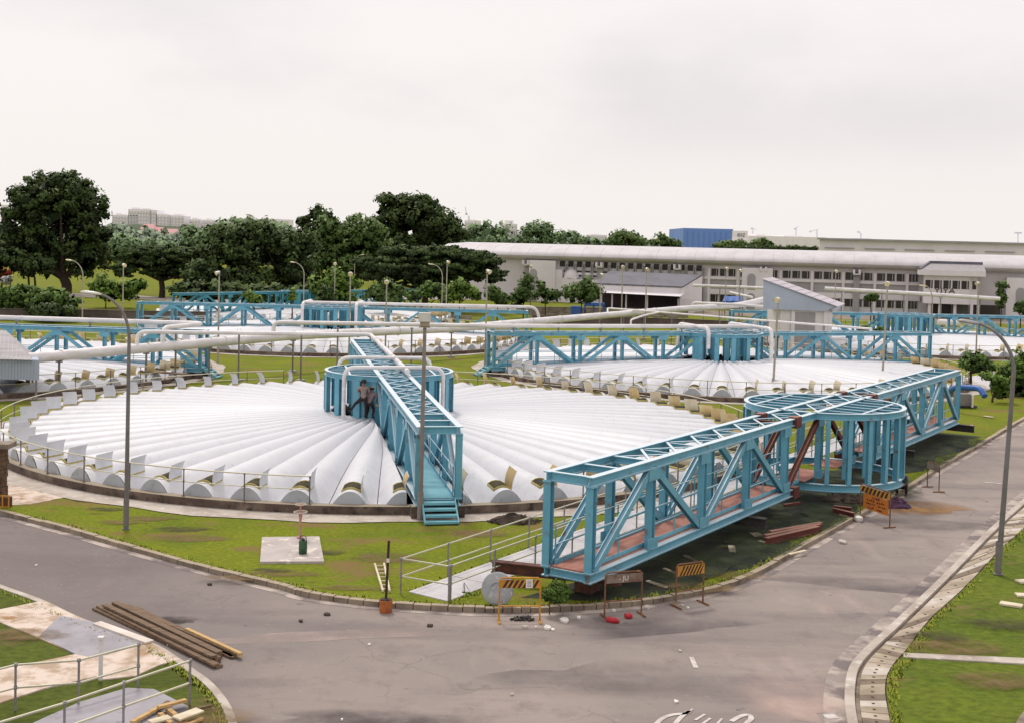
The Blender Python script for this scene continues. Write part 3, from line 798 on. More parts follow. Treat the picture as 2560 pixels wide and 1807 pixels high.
main = [W(-160, 917, 63.5), W(100, 893, 68.2), W(366, 870, 73.8), W(733, 839, 83.4), W(1129, 822, 96.8), W(1500, 790, 113.8), W(1710, 772, 126.5), W(1850, 764, 131), W(1925, 745, 133)]
sup = [(main[1].lerp(main[2], .17), 0), (main[2], 0), (main[2].lerp(main[3], .4), 0), (main[3], 0), (main[3].lerp(main[4], .45), 0), (main[4], 0), (main[4].lerp(main[5], .5), 0), (main[5], 0), (main[5].lerp(main[6], .5), 0), (main[6], 0)]
pipe('overhead_pipe', 'thick white pipe running from the corrugated shed across the whole site on posts', [main], .30, sup, pg, flange=5.5, bend=2)
zt = 3.04+.22
def on_main(px):
    best = None
    for a, b in zip(main[:-1], main[1:]):
        for k in range(21):
            p = a.lerp(b, k/20); e = abs(1280+p.x/p.y*FPX*1.0-px)
            if best is None or e < best[0]: best = (e, p)
    return best[1].copy()
m2 = on_main(340)
p2 = [m2, Vector((m2.x, m2.y+.2, zt+.02)), TL(1, -18.6, .55, zt), TL(1, 2.9, .55, zt)]
def crossbar(k, x, h, zd): return [TL(k, x, -h, zd), TL(k, x, -h, zt+.12), TL(k, x, h, zt+.12), TL(k, x, h, zd)]
onT = [(TL(1, x, .55, zt), 3.03) for x in (-14, -9, -4)]
pipe('feed_pipe', 'white pipe turning onto the foreground bridge and branching over its blue drum', [p2, crossbar(1, 2.3, 2.25, 1.0), crossbar(1, -2.3, 2.25, 1.05)], [.12, .09, .09],
     [(W(598, 826, 77.5), 0), (W(754, 829, 78.2), 0), (W(440, 826, 75.6), 0)]+onT, pg)
m3 = on_main(683); z3 = 3.04+.42
p3 = [m3, Vector((m3.x, m3.y, z3)), TL(2, -18, -.5, z3), TL(2, 2.3, -.5, z3)]
def xb3(k, x, h, zz, zd): return [TL(k, x, -h, zd), TL(k, x, -h, zz), TL(k, x, h, zz), TL(k, x, h, zd)]
pipe('feed_pipe', 'white pipe on short stubs above the bridge behind the lying truss', [p3, xb3(2, 2.3, 3.2, z3, 1.3), xb3(2, -2.3, 2.4, z3, 2.0)], .14,
     [(TL(2, x, -.5, z3), 3.03) for x in (-16.3, -13, -9.8, -6.5, -3.5)]+[(TL(2, -23.5, -.5, z3), 0), (TL(2, -28.5, -.5, z3), 0)], pg)
z4 = 3.04+.35
pipe('feed_pipe', 'white pipe along the bridge beyond the lawn, elbow hanging at its right end', [[TL(3, -2.4, -1.6, z4), TL(3, 18.6, -.3, z4), TL(3, 19.0, -.3, 1.6)], xb3(3, -2.4, 2.6, z4, 1.2), xb3(3, 2.4, 2.6, z4, 1.2)], .14,
     [(TL(3, x, -.95+x*.035, z4), 3.03) for x in (4, 8, 12, 16)], pg, bend=.7)
m5 = on_main(405)
pipe('feed_pipe', 'white pipe along the bridge at the left edge, bent down into the thick pipe', [[m5, Vector((m5.x, m5.y, 3.45)), TL(4, 17.6, .3, 3.45), TL(4, -10, .3, 3.45)]], .15,
     [(TL(4, x, .3, 3.45), 3.03) for x in (15, 10, 5, 0, -5)], pg, bend=.7)
pipe('drain_pipe', 'thin pale pipe on posts crossing above the thick pipe, left of the pump house', [[G(1519, 792, 2.4), G(1519, 771, 3.0), G(1850, 797, 3.0), G(2180, 823, 3.0)]], .09,
     [(G(px, 771+(px-1519)*.0786, 3.0), 0) for px in (1560, 1680, 1800, 1920, 2060)], pg)
pipe('drain_pipe', 'small pale pipe bent down in front of the thick pipe near the blue equipment', [[W(1577, 815, 105), W(1577, 800, 105), W(1610, 789, 106.5), W(1650, 781, 114)]], .08, [], pg, flange=0)
pipe('process_pipe', 'long white pipe in front of the factory, right of the pump house', [[W(2062, 722, 150), W(2300, 735, 148), W(2500, 748, 146)]], .24, [(W(px, 722+(px-2062)*.0595, 150-(px-2062)*.009), 0) for px in (2105, 2205, 2260, 2352, 2450)], pg, flange=7)
pipe('process_pipe', 'white pipe in front of the factory, left of the pump house', [[W(1733, 714, 152), W(1850, 718, 151), W(1935, 722, 150)]], .17, [(W(1760, 715, 151.8), 0), (W(1800, 716.5, 151.5), 0), (W(1858, 718.6, 151), 0)], pg, flange=5)
pipe('process_pipe', 'short white pipe with two elbows beside the blue tarpaulin', [[W(1731, 776, 130), W(1731, 757, 130), W(1850, 762, 128), W(1920, 768, 127)]], .13, [], pg, flange=3)
pipe('process_pipe', 'short slanting white pipe above the blue tarpaulin', [[W(1826, 732, 140), W(1880, 744, 136)]], .15, [(W(1850, 737.5, 138), 0)], pg, flange=0)
bp = [W(2375, 978, 71.5), W(2388, 967, 70.8), W(2450, 970, 69.4), W(2462, 990, 68.9)]
pipe('blue_pipe', 'bright blue pipe elbow coming out of the grass beyond the lying truss', [bp], .17, [], None, BLUEPIPE, flange=1.2, bend=.5)

# ------------------------------------------------------------------ lamp posts
lg = 'lamp posts across the site'
def lamp(label, px, py, top, Y=None, style='flood', adir=(-1, 0), lean=0, arm=.9, pole=None, r=.06, head=None):
    b = G(px, py) if Y is None else Vector((W(px, 700, Y).x, Y, 0))
    t = W(px, top, b.y); h = t.z
    root = thing('lamp_post', label, 'lamp post', b, 0, lg)
    pole = pole or POLEF
    a = Vector((adir[0], adir[1], 0)).normalized(); an = atan2(a.y, a.x); R = Matrix.Rotation(an, 3, 'Z')
    lx = lean
    def top_at(z): return Vector((lx*z/h, 0, z))
    mb = MB(); mb.lathe([(r*2.1, 0), (r*2.1, .03), (r*1.45, .04), (r*1.45, .9), (r*1.3, .95)], (0, 0, 0), 12); mb.build('base', pole, root)
    if style == 'arm':
        hh = h-1.35; mb = MB(); mb.tube([top_at(.02), top_at(hh*.5), top_at(hh)], [r*1.25, r*1.05, r*.9], 12); mb.build('pole', pole, root, smooth=True)
        pts = [top_at(hh)]; P0 = top_at(hh)
        for k in range(1, 11):
            t_ = k/10*radians(78); pts.append(P0+a*(arm*(1-cos(t_))/(1-cos(radians(78))))+Vector((0, 0, 1.32*sin(t_)/sin(radians(78)))))
        mb = MB(); mb.tube(pts, [r*.9]+[r*(.85-.03*k) for k in range(10)], 10); mb.build('arm', pole, root, smooth=True)
        e = pts[-1]; M = R @ Matrix.Rotation(radians(-6), 3, 'Y')
        mb = MB()
        hl = .62; prof = [(-.02, .04, .03), (.06, .075, .05), (.20, .11, .07), (hl*.8, .12, .075), (hl-.03, .09, .05), (hl, .05, .02)]
        o = len(mb.v); n = 10
        for x, w_, z_ in prof:
            for k in range(n):
                an2 = 2*pi*k/n; mb.v.append(tuple(e+M @ Vector((x, w_*cos(an2), z_*sin(an2) if sin(an2) > 0 else z_*.55*sin(an2)))))
        for i in range(len(prof)-1):
            for k in range(n):
                k2 = (k+1) % n; mb.f.append((i*n+k, i*n+k2, (i+1)*n+k2, (i+1)*n+k)); mb.m.append(0)
        mb.f.append(tuple(range(n))); mb.m.append(0); mb.f.append(tuple(range((len(prof)-1)*n, len(prof)*n))); mb.m.append(0)
        hd = mb.build('lamp_head', head or (LENS if py and Y is None else LENSY), root, smooth=True)
        mb = MB(); mb.box(e+M @ Vector((.36, 0, -.045)), (.38, .15, .035), M); mb.build('lens', LENS, hd)
    else:
        mb = MB(); mb.tube([top_at(.02), top_at(h*.5), top_at(h-.12)], [r*1.15, r, r*.8], 12); mb.build('pole', pole, root, smooth=True)
        e = top_at(h-.08)
        if style == 'box':
            mb = MB(); mb.box(e+Vector((0, 0, -.18)), (.30, .26, .14)); mb.box(e+Vector((0, 0, -.28)), (.36, .3, .03)); mb.build('bracket', pmat('bracket_tan', (.36, .30, .22)), root)
            mb = MB(); mb.prism([(-.17, -.2), (.17, -.2), (.20, .2), (-.20, .2)], h-.18, h+.10); ob = mb.build('lamp_head', LENS, root)
            mb = MB(); mb.box(e+Vector((0, -.135, .07)), (.30, .02, .22)); mb.build('lens', LENS, ob)
        else:
            M = R @ Matrix.Rotation(radians(28), 3, 'Y')
            mb = MB(); mb.beam(e, e+Vector((0, 0, .07)), .05, .05); mb.box(e+Vector((0, 0, .03)), (.12, .26, .04), R); mb.build('bracket', pole, root)
            c = e+a*.10+Vector((0, 0, .14)); mb = MB()
            n = 12; pr = [(-.17, .05), (-.13, .10), (0, .155), (.16, .19), (.19, .19)]
            for x, q in pr:
                for k in range(n):
                    an2 = 2*pi*k/n; mb.v.append(tuple(c+M @ Vector((x, q*1.15*cos(an2), q*.75*sin(an2)))))
            for i in range(len(pr)-1):
                for k in range(n):
                    k2 = (k+1) % n; mb.f.append((i*n+k, i*n+k2, (i+1)*n+k2, (i+1)*n+k)); mb.m.append(0)
            mb.f.append(tuple(range(n))); mb.m.append(0)
            ob = mb.build('lamp_head', LENS, root, smooth=True)
            mb = MB(); mb.lathe([(.005, .012), (.17, .008), (.185, 0)], c, 12, M=M @ Matrix.Rotation(pi/2, 3, 'Y')); mb.v = [tuple(Vector(v)+M @ Vector((.18, 0, 0))) for v in mb.v]; mb.build('lens', LENSY, ob)
    return root
lamp('tall grey lamp post on the near lawn, its curved arm and long lamp reaching left', 315, 1322, 736, None, 'arm', (-1, -.05), .02, .87, POLE, .060)
lamp('tall grey lamp post on the right verge, its bare curved arm bending left', 2495, 1435, 812, None, 'arm', (-.80, .60), .28, 1.0, POLE, .066, GALV)
lamp('grey lamp post in front of the bridge steps with a square white lamp box', 1050, 1300, 790, None, 'box', (0, -1), .02, 1, POLED, .070)
lamp('lamp post with floodlight between the lying truss and the tank, left of two', 1932, 982, 750, None, 'flood', (-.5, -.8), .15, 1, POLEF, .07)
lamp('lamp post with floodlight between the lying truss and the tank, right of two', 2205, 960, 710, None, 'flood', (-.4, -.8), .15, 1, POLEF, .07)
lamp('curved arm lamp post before the big dark tree at far left', 207, 0, 652, 106, 'arm', (-1, 0), 0, .9)
lamp('straight lamp post before the umbrella tree at left', 308, 0, 664, 108, 'flood', (.6, -.6))
lamp('straight lamp post behind the thick pipe, before the dense dark trees', 548, 0, 684, 88, 'flood', (-.9, -.5))
lamp('curved arm lamp post before the dense dark trees', 760, 0, 657, 135, 'arm', (-1, .1), 0, 1.0)
lamp('straight lamp post just behind the left side of the drum beyond the lawn', 837, 0, 660, 135, 'flood', (.1, -1))
lamp('straight lamp post in front of the drum beyond the lawn', 876, 0, 686, 94, 'flood', (.1, -1))
lamp('straight lamp post before the round dark bush, centre left', 967, 0, 706, 93.5, 'flood', (.05, -1))
lamp('curved arm lamp post under the wide umbrella tree', 1106, 0, 662, 132, 'arm', (-1, 0), 0, .95)
lamp('straight lamp post beside the curved arm lamp under the wide umbrella tree', 1117, 0, 656, 128, 'flood', (.7, -.6))
lamp('straight lamp post at the left end of the truss behind the lying truss', 1212, 931, 680, None, 'flood', (.8, -.6))
lamp('lamp post in front of the white stepped factory tower', 1328, 0, 667, 150, 'flood', (-.5, -.8))
lamp('pale lamp post at the left corner of the loading shed', 1502, 0, 688, 121, 'flood', (.9, -.5))
lamp('lamp post before the left half of the loading shed roof', 1556, 0, 668, 124, 'flood', (0, -1))
lamp('lamp post before the right half of the loading shed roof', 1616, 0, 674, 119, 'flood', (.3, -1))
lamp('lamp post left of the arched window tower', 1815, 0, 672, 142, 'flood', (.5, -1))
lamp('lamp post touching the left side of the arched window tower', 1849, 0, 677, 138, 'flood', (.6, -.8))
lamp('lamp post before the factory wall, above the pump house roof', 2089, 0, 679, 142, 'flood', (.2, -1))
lamp('curved arm lamp post left of the entrance block letters', 2333, 0, 716, 104, 'arm', (-.95, .2), 0, .5)
lamp('straight lamp post at the right corner of the entrance block', 2447, 0, 710, 104, 'flood', (-.9, -.4))
lamp('thin far lamp post before the tall dark trees, centre left', 886, 0, 637, 195, 'arm', (.9, 0), 0, .9)

def inside(p, poly):
    c = False; j = len(poly)-1
    for i in range(len(poly)):
        a, b = poly[i], poly[j]
        if (a[1] > p[1]) != (b[1] > p[1]) and p[0] < (b[0]-a[0])*(p[1]-a[1])/(b[1]-a[1])+a[0]: c = not c
        j = i
    return c
# dark ground sheet with the lying truss's shade painted in
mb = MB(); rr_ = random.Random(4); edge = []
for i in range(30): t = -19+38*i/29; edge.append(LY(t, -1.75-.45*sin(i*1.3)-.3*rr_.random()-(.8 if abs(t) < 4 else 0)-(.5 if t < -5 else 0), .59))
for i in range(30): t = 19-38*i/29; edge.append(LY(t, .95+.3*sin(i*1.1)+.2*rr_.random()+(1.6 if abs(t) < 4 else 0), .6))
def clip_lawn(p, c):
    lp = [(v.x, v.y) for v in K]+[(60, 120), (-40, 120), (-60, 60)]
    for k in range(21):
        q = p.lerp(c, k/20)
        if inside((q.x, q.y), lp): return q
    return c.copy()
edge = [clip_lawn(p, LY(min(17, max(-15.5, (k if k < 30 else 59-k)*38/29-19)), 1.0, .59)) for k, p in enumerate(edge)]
mb.poly([(p.x, p.y, .006) for p in edge]); struct(mb.build('soil', pmat('truss_shade_paint', (.018, .020, .014), (.045, .06, .018), 1.1, .95, .45, .7, bmp=.4, speck=((.085, .115, .025), 1.3, .58, .72)), origin=Vector((11.8, 46, 0))))  # near-black ground colour stands in for the shadow under the truss
# footpath running beside the lying truss
pa, pb = G(1021, 1480), G(1119, 1504); pdir = (G(1359, 1358)-pa).normalized(); pend = 46
PATH_POLY = [(v.x, v.y) for v in (pa, pa+pdir*pend, pb+pdir*pend, pb)]
mb = MB(); n = 24
for i in range(n):
    q = [pa+pdir*(pend*i/n+.01), pa+pdir*(pend*(i+1)/n-.01), pb+pdir*(pend*(i+1)/n-.01), pb+pdir*(pend*i/n+.01)]
    mb.prism([(v.x, v.y) for v in q], -.05, .032+random.uniform(-.004, .004))
struct(mb.build('footpath', CONC2, origin=Vector((0, 0, 0))))

# ------------------------------------------------------------------ vegetation
def rnd_unit(r):
    while True:
        v = Vector((r.uniform(-1, 1), r.uniform(-1, 1), r.uniform(-1, 1)))
        if .05 < v.length <= 1: return v.normalized()
def leaf_mass(crowns, rad, per, leaf, r, flat=.75, core=True):
    """crowns: (centre, rx, ry, rz); clumps of leaf quads spread through each"""
    vs, fs, tn, ln = [], [], [], []
    for c, rx, ry, rz in crowns:
        ncl = max(4, int((rx*ry+ry*rz+rx*rz)/(rad*rad)*1.55))
        for i in range(ncl):
            d = rnd_unit(r); k = r.random()**.38
            if d.z < -.3 and r.random() < .45: d.z = abs(d.z)*.3
            p = Vector((c.x+d.x*rx*k, c.y+d.y*ry*k, c.z+d.z*rz*k)); cr = rad*r.uniform(.6, 1.35); ct = r.uniform(-.22, .22)+.16*d.z
            for j in range(per):
                e = rnd_unit(r); q = r.random()**.5
                o = p+Vector((e.x*cr*q, e.y*cr*q, e.z*cr*flat*q))
                nrm = (rnd_unit(r)*.75+Vector((0, -.15, .45))+e*.9).normalized(); nn_ = (e*.75+d*.55+Vector((0, 0, .38))+rnd_unit(r)*.30).normalized(); nn_ = nn_ if nn_.dot(nrm) > 0 else nrm; ln.extend([tuple(nn_)]*4)
                t = nrm.cross(rnd_unit(r))
                t.normalize(); b = -nrm.cross(t); s = leaf*r.uniform(.6, 1.4); s2 = s*r.uniform(.45, .8)
                n0 = len(vs); vs += [tuple(o-t*s), tuple(o+b*s2), tuple(o+t*s), tuple(o-b*s2)]; fs.append((n0, n0+1, n0+2, n0+3))
                tn.append(min(1, max(0, .38+ct+.28*e.z*q+r.uniform(-.16, .16))))  # clump tops paler, top light put into the leaf tone
        if core:
            for i in range(int(ncl*1.0)):
                d = rnd_unit(r); k = r.random()**.5*.72
                o = Vector((c.x+d.x*rx*k, c.y+d.y*ry*k, c.z+d.z*rz*k)); nrm = rnd_unit(r); t = nrm.cross(rnd_unit(r))
                if t.length < .05: continue
                t.normalize(); b = nrm.cross(t); s = rad*.7
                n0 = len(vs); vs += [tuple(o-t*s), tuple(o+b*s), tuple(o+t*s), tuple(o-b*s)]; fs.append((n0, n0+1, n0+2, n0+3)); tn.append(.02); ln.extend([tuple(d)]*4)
    return vs, fs, tn, ln
def leaf_obj(name, data, mat, parent, origin):
    vs, fs, tn = data[:3]
    me = bpy.data.meshes.new(name); me.from_pydata([(v[0]-origin.x, v[1]-origin.y, v[2]-origin.z) for v in vs], [], fs)
    at = me.attributes.new('tone', 'FLOAT', 'FACE'); at.data.foreach_set('value', tn)
    me.materials.append(mat); me.update()
    if len(data) > 3:
        me.polygons.foreach_set('use_smooth', [True]*len(me.polygons)); me.normals_split_custom_set(data[3])
    o = bpy.data.objects.new(name, me); COL.objects.link(o)
    if parent: o.parent = parent
    else: o.location = origin
    return o
tseed = [100]
def tree(name, label, Y, bx, crowns, mat, rad=1.3, per=34, leaf=.42, tr=.3, group=None, cat='tree', flat=.75, limbs=5, z0=0, core=True, depth=.85, trunks=None):
    """crowns: list of (px, py, half width px, half height px) at distance Y"""
    tseed[0] += 1; r = random.Random(tseed[0])
    b = W(bx, 700, Y); b = Vector((b.x, Y, z0)); k = Y/FPX
    root = thing(name, label, cat, b, 0, group)
    cr = []
    for (cx, cy, hx, hy) in crowns:
        c = W(cx, cy, Y); c = Vector((c.x, Y+r.uniform(-.25, .25)*hx*k, c.z)); cr.append((c, hx*k, hx*k*depth, hy*k))
    data = leaf_mass(cr, rad, int(per*1.45), leaf*.76, r, flat, core)
    leaf_obj('crown', data, mat, root, b)
    mb = MB()
    top = max(c.z for c, *_ in cr); zc_ = min(c.z-rz*.5 for c, _, _, rz in cr)
    for tx in (trunks or [bx]):
        tb_ = W(tx, 700, Y); fork = max(z0+.3, z0+(zc_-z0)*.8)
        pts = [Vector((tb_.x, Y, z0-.1)), Vector((tb_.x+tr*.2, Y, z0+(fork-z0)*.5)), Vector((tb_.x+r.uniform(-.3, .3)*tr*2, Y, fork))]
        mb.tube(spline(pts, 3), [tr*1.35]+[tr*(1.1-.045*i) for i in range(6)], 9)
        for i in range(limbs):
            c, rx, ry, rz = cr[i % len(cr)]
            d = rnd_unit(r); e = c+Vector((d.x*rx*.72, d.y*ry*.72, abs(d.z)*rz*.35-.1*rz))
            m_ = pts[2].lerp(e, .5)+Vector((0, 0, -.08*(e-pts[2]).length*.3))
            mb.tube(spline([pts[2]-Vector((0, 0, .3*tr)), m_, e], 4), [tr*.55*(1-.1*i2) for i2 in range(9)], 6)
    mb.build('trunk', BARK, root, origin=b, smooth=True)
    return root
gA = 'trees behind the plant'
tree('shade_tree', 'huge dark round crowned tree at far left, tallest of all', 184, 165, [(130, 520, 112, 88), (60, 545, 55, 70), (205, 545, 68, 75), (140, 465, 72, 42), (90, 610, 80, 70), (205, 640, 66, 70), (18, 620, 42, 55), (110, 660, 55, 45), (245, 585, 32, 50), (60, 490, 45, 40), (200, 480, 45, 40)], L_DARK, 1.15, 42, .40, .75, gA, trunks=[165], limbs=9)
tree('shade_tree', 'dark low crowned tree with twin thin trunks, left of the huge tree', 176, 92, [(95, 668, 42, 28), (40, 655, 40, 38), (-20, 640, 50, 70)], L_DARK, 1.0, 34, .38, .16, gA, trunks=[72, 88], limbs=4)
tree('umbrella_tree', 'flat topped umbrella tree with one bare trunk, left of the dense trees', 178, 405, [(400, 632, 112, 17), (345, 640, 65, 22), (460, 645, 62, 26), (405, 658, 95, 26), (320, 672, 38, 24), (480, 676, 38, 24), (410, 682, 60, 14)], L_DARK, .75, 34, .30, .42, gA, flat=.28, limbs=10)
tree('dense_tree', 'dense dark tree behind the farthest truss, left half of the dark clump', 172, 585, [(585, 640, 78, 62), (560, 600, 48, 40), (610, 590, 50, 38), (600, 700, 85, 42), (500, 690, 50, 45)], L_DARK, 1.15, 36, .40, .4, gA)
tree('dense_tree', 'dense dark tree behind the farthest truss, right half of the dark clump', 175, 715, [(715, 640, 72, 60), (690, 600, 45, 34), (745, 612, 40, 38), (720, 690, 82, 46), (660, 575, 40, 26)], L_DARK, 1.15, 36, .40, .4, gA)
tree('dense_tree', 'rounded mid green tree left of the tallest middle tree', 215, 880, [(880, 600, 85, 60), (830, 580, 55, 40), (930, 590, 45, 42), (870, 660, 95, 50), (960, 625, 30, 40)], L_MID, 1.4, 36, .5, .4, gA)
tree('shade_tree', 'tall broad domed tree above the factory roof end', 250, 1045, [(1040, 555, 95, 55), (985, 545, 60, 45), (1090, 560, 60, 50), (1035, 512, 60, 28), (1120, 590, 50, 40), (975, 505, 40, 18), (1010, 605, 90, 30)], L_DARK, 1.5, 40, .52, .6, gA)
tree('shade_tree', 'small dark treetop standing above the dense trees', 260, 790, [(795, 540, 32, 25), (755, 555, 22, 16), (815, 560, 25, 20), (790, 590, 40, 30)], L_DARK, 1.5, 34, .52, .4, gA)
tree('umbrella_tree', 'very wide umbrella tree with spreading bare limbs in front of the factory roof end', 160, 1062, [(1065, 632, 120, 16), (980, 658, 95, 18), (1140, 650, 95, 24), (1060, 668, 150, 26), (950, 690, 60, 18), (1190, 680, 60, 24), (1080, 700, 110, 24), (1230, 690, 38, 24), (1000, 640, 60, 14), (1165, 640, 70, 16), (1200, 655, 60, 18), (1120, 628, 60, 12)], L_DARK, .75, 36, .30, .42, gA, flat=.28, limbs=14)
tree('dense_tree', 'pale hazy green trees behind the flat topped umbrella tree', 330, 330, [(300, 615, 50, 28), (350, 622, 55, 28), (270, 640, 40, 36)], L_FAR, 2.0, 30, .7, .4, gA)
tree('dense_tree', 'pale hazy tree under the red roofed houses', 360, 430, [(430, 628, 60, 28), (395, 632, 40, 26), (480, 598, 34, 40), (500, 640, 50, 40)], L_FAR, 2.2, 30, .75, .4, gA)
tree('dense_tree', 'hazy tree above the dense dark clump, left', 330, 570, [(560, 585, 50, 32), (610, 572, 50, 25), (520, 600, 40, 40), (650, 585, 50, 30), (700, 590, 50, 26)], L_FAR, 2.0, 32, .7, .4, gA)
tree('dense_tree', 'hazy bushy tree right behind the curved factory roof, left end', 300, 1210, [(1215, 580, 38, 26), (1175, 592, 30, 24), (1250, 590, 28, 24), (1220, 605, 60, 18)], L_FAR, 1.8, 32, .6, .3, gA)
tree('dense_tree', 'hazy tree behind the factory roof with a broken upright crown', 300, 1345, [(1345, 585, 36, 24), (1330, 572, 20, 12), (1370, 595, 28, 22), (1310, 602, 22, 14)], L_FAR, 1.6, 32, .6, .3, gA)
tree('dense_tree', 'low hazy tree behind the factory roof, second from the blue building side', 310, 1425, [(1415, 595, 30, 16), (1450, 604, 30, 12), (1480, 610, 30, 8)], L_FAR, 1.6, 30, .6, .3, gA)
tree('dense_tree', 'round dark tree behind the factory roof, midway to the blue building', 300, 1560, [(1562, 600, 40, 18), (1530, 607, 25, 14), (1590, 608, 22, 12), (1565, 590, 22, 10)], L_MID, 1.5, 32, .6, .3, gA)
tree('dense_tree', 'dark peaked tree just left of the blue building', 300, 1660, [(1655, 608, 30, 10), (1658, 596, 12, 10), (1690, 613, 12, 8)], L_MID, 1.3, 30, .55, .3, gA)
tree('dense_tree', 'small tree on the skyline right of the white sign', 280, 1905, [(1908, 608, 20, 10), (1895, 612, 14, 8), (1922, 613, 12, 7), (1850, 612, 30, 9), (1825, 616, 40, 8)], L_MID, 1.2, 34, .5, .3, gA)
gB = 'shrubs and small trees between the tanks and the factory'
def shrub(label, Y, bx, crowns, mat=L_BUSH, rad=.6, per=30, leaf=.25, name='shrub', tr=.07, cat='shrub', z0=0, **k): return tree(name, label, Y, bx, crowns, mat, rad, per, leaf, tr, gB, cat, z0=z0, **k)
shrub('leafy green shrub on the low wall at far left', 128, 20, [(10, 742, 40, 26), (60, 738, 40, 24), (30, 765, 60, 20)], tr=.08)
shrub('bright green leafy shrub left of the curved lamp post', 126, 130, [(130, 745, 55, 26), (100, 760, 40, 22), (170, 755, 36, 20)], L_BUSH)
shrub('dark rounded shrub below the bright green shrub', 124, 135, [(135, 782, 45, 22), (105, 775, 30, 20), (165, 778, 25, 20)], L_DARK)
shrub('pale green shrubs under the umbrella tree at left', 150, 265, [(262, 715, 32, 26), (300, 722, 40, 18), (340, 715, 34, 18), (280, 735, 60, 14)], L_BRIGHT, .8, 30, .3)
shrub('bright green bush standing behind the farthest truss', 140, 838, [(835, 700, 42, 26), (800, 715, 30, 24), (870, 708, 28, 22), (840, 735, 55, 20)], L_BRIGHT, .8, 34, .3)
shrub('black green dome shaped bush behind the second truss', 132, 812, [(812, 742, 26, 24), (812, 758, 28, 18)], L_DARK, .55, 34, .22)
shrub('round dark bush beside a lamp post, centre left', 138, 968, [(965, 722, 34, 26), (940, 735, 25, 22), (992, 730, 22, 24), (965, 748, 40, 16)], L_MID, .7, 34, .28)
shrub('pointed light green shrub at the foot of the farthest truss', 127, 636, [(622, 742, 16, 16), (640, 750, 18, 12)], L_BRIGHT, .4, 30, .2)
shrub('small round light green shrub beside the farthest truss drum', 127, 732, [(730, 733, 9, 12), (730, 748, 9, 10)], L_BRIGHT, .35, 30, .18)
shrub('broad leafy bush under the right side of the wide umbrella tree', 146, 1080, [(1085, 725, 32, 22), (1050, 738, 32, 16), (1110, 735, 25, 20)], L_BUSH, .6, 34, .26)
shrub('pale bush with yellow leaves under the wide umbrella tree', 143, 1150, [(1150, 722, 34, 20), (1185, 735, 26, 18), (1135, 742, 22, 12)], L_BRIGHT, .6, 32, .26)
shrub('dark triangular bush left of the stepped white tower', 145, 1245, [(1245, 742, 30, 16), (1235, 725, 20, 18), (1262, 752, 18, 10)], L_MID, .6, 34, .25)
shrub('tall dark bush touching the left side of the stepped white tower', 150, 1310, [(1312, 725, 20, 34), (1300, 745, 24, 26), (1322, 705, 12, 24)], L_MID, .7, 34, .27)
shrub('rounded dark bush in front of the stepped white tower', 148, 1365, [(1365, 735, 30, 20), (1355, 720, 16, 18), (1385, 742, 20, 16)], L_MID, .6, 34, .25)
shrub('large dark bush left of the loading shed posts', 148, 1455, [(1460, 728, 34, 28), (1430, 735, 22, 22), (1485, 738, 22, 24), (1465, 712, 20, 16)], L_MID, .7, 36, .27)
shrub('small potted palm like tree before the factory strip windows', 160, 2180, [(2180, 741, 14, 9), (2172, 748, 8, 6), (2190, 747, 8, 6)], L_MID, .45, 30, .25)
shrub('slim dark tree beside the right end of the process pipe', 158, 2506, [(2506, 715, 12, 12), (2500, 730, 10, 10), (2508, 742, 13, 12), (2502, 758, 10, 10)], L_MID, .5, 34, .26, name='slim_tree', cat='tree')
shrub('drooping dark palm at the right edge before the white tower', 150, 2555, [(2550, 762, 16, 12), (2565, 775, 22, 12), (2545, 775, 10, 10)], L_MID, .55, 32, .28)
shrub('small spreading tree on the lawn right of the lying truss', 84, 2436, [(2436, 905, 34, 20), (2412, 912, 22, 16), (2462, 910, 24, 18), (2438, 893, 24, 12), (2480, 920, 14, 10)], L_BUSH, .36, 40, .16, name='small_tree', tr=.09, cat='tree', limbs=7)
shrub('big dark bush at the right edge beside the tall lamp post', 80, 2545, [(2535, 930, 34, 36), (2565, 915, 34, 34), (2520, 965, 30, 24), (2560, 970, 40, 26)], L_BUSH, .42, 40, .17)
shrub('light green palm like plant below the small spreading tree', 76, 2492, [(2488, 950, 26, 14), (2470, 942, 20, 10), (2505, 965, 22, 20), (2512, 985, 16, 14)], L_BRIGHT, .34, 36, .15)
shrub('feathery green shrub growing under the near end of the lying truss', 30.2, 1395, [(1392, 1466, 20, 20), (1378, 1480, 20, 16), (1412, 1474, 18, 13), (1395, 1490, 30, 12)], L_BUSH, .10, 60, .045, tr=.012, limbs=6)
shrub('small weeds beside the white disc by the kerb', 31.5, 1178, [(1172, 1488, 16, 10), (1190, 1492, 12, 8), (1155, 1496, 10, 6)], L_BUSH, .07, 40, .035, tr=.008)
shrub('low plants in front of the pump house', 106, 2190, [(2160, 822, 20, 5), (2200, 825, 18, 5)], L_BUSH, .3, 30, .14)
tree('flame_tree', 'red flowering tree at the left edge', 190, 4, [(2, 684, 22, 14), (-20, 690, 20, 16)], L_RED, .7, 34, .3, .15, gA)
tree('flame_tree', 'low white blossoming bush beside the red flowering tree', 186, 26, [(24, 698, 10, 8), (14, 704, 10, 6)], leaf_mat('white_blossom', (.5, .5, .5), (.75, .75, .75)), .5, 30, .25, .08, gA)
tree('hedge', 'dark clipped hedge on top of the rear roof, ending beside the pale warehouse', 222, 1940, [(px, 623, 9, 6) for px in range(1815, 2045, 11)], L_DARK, .55, 26, .3, .06, gB, 'hedge', z0=8.2, limbs=0, depth=.5)
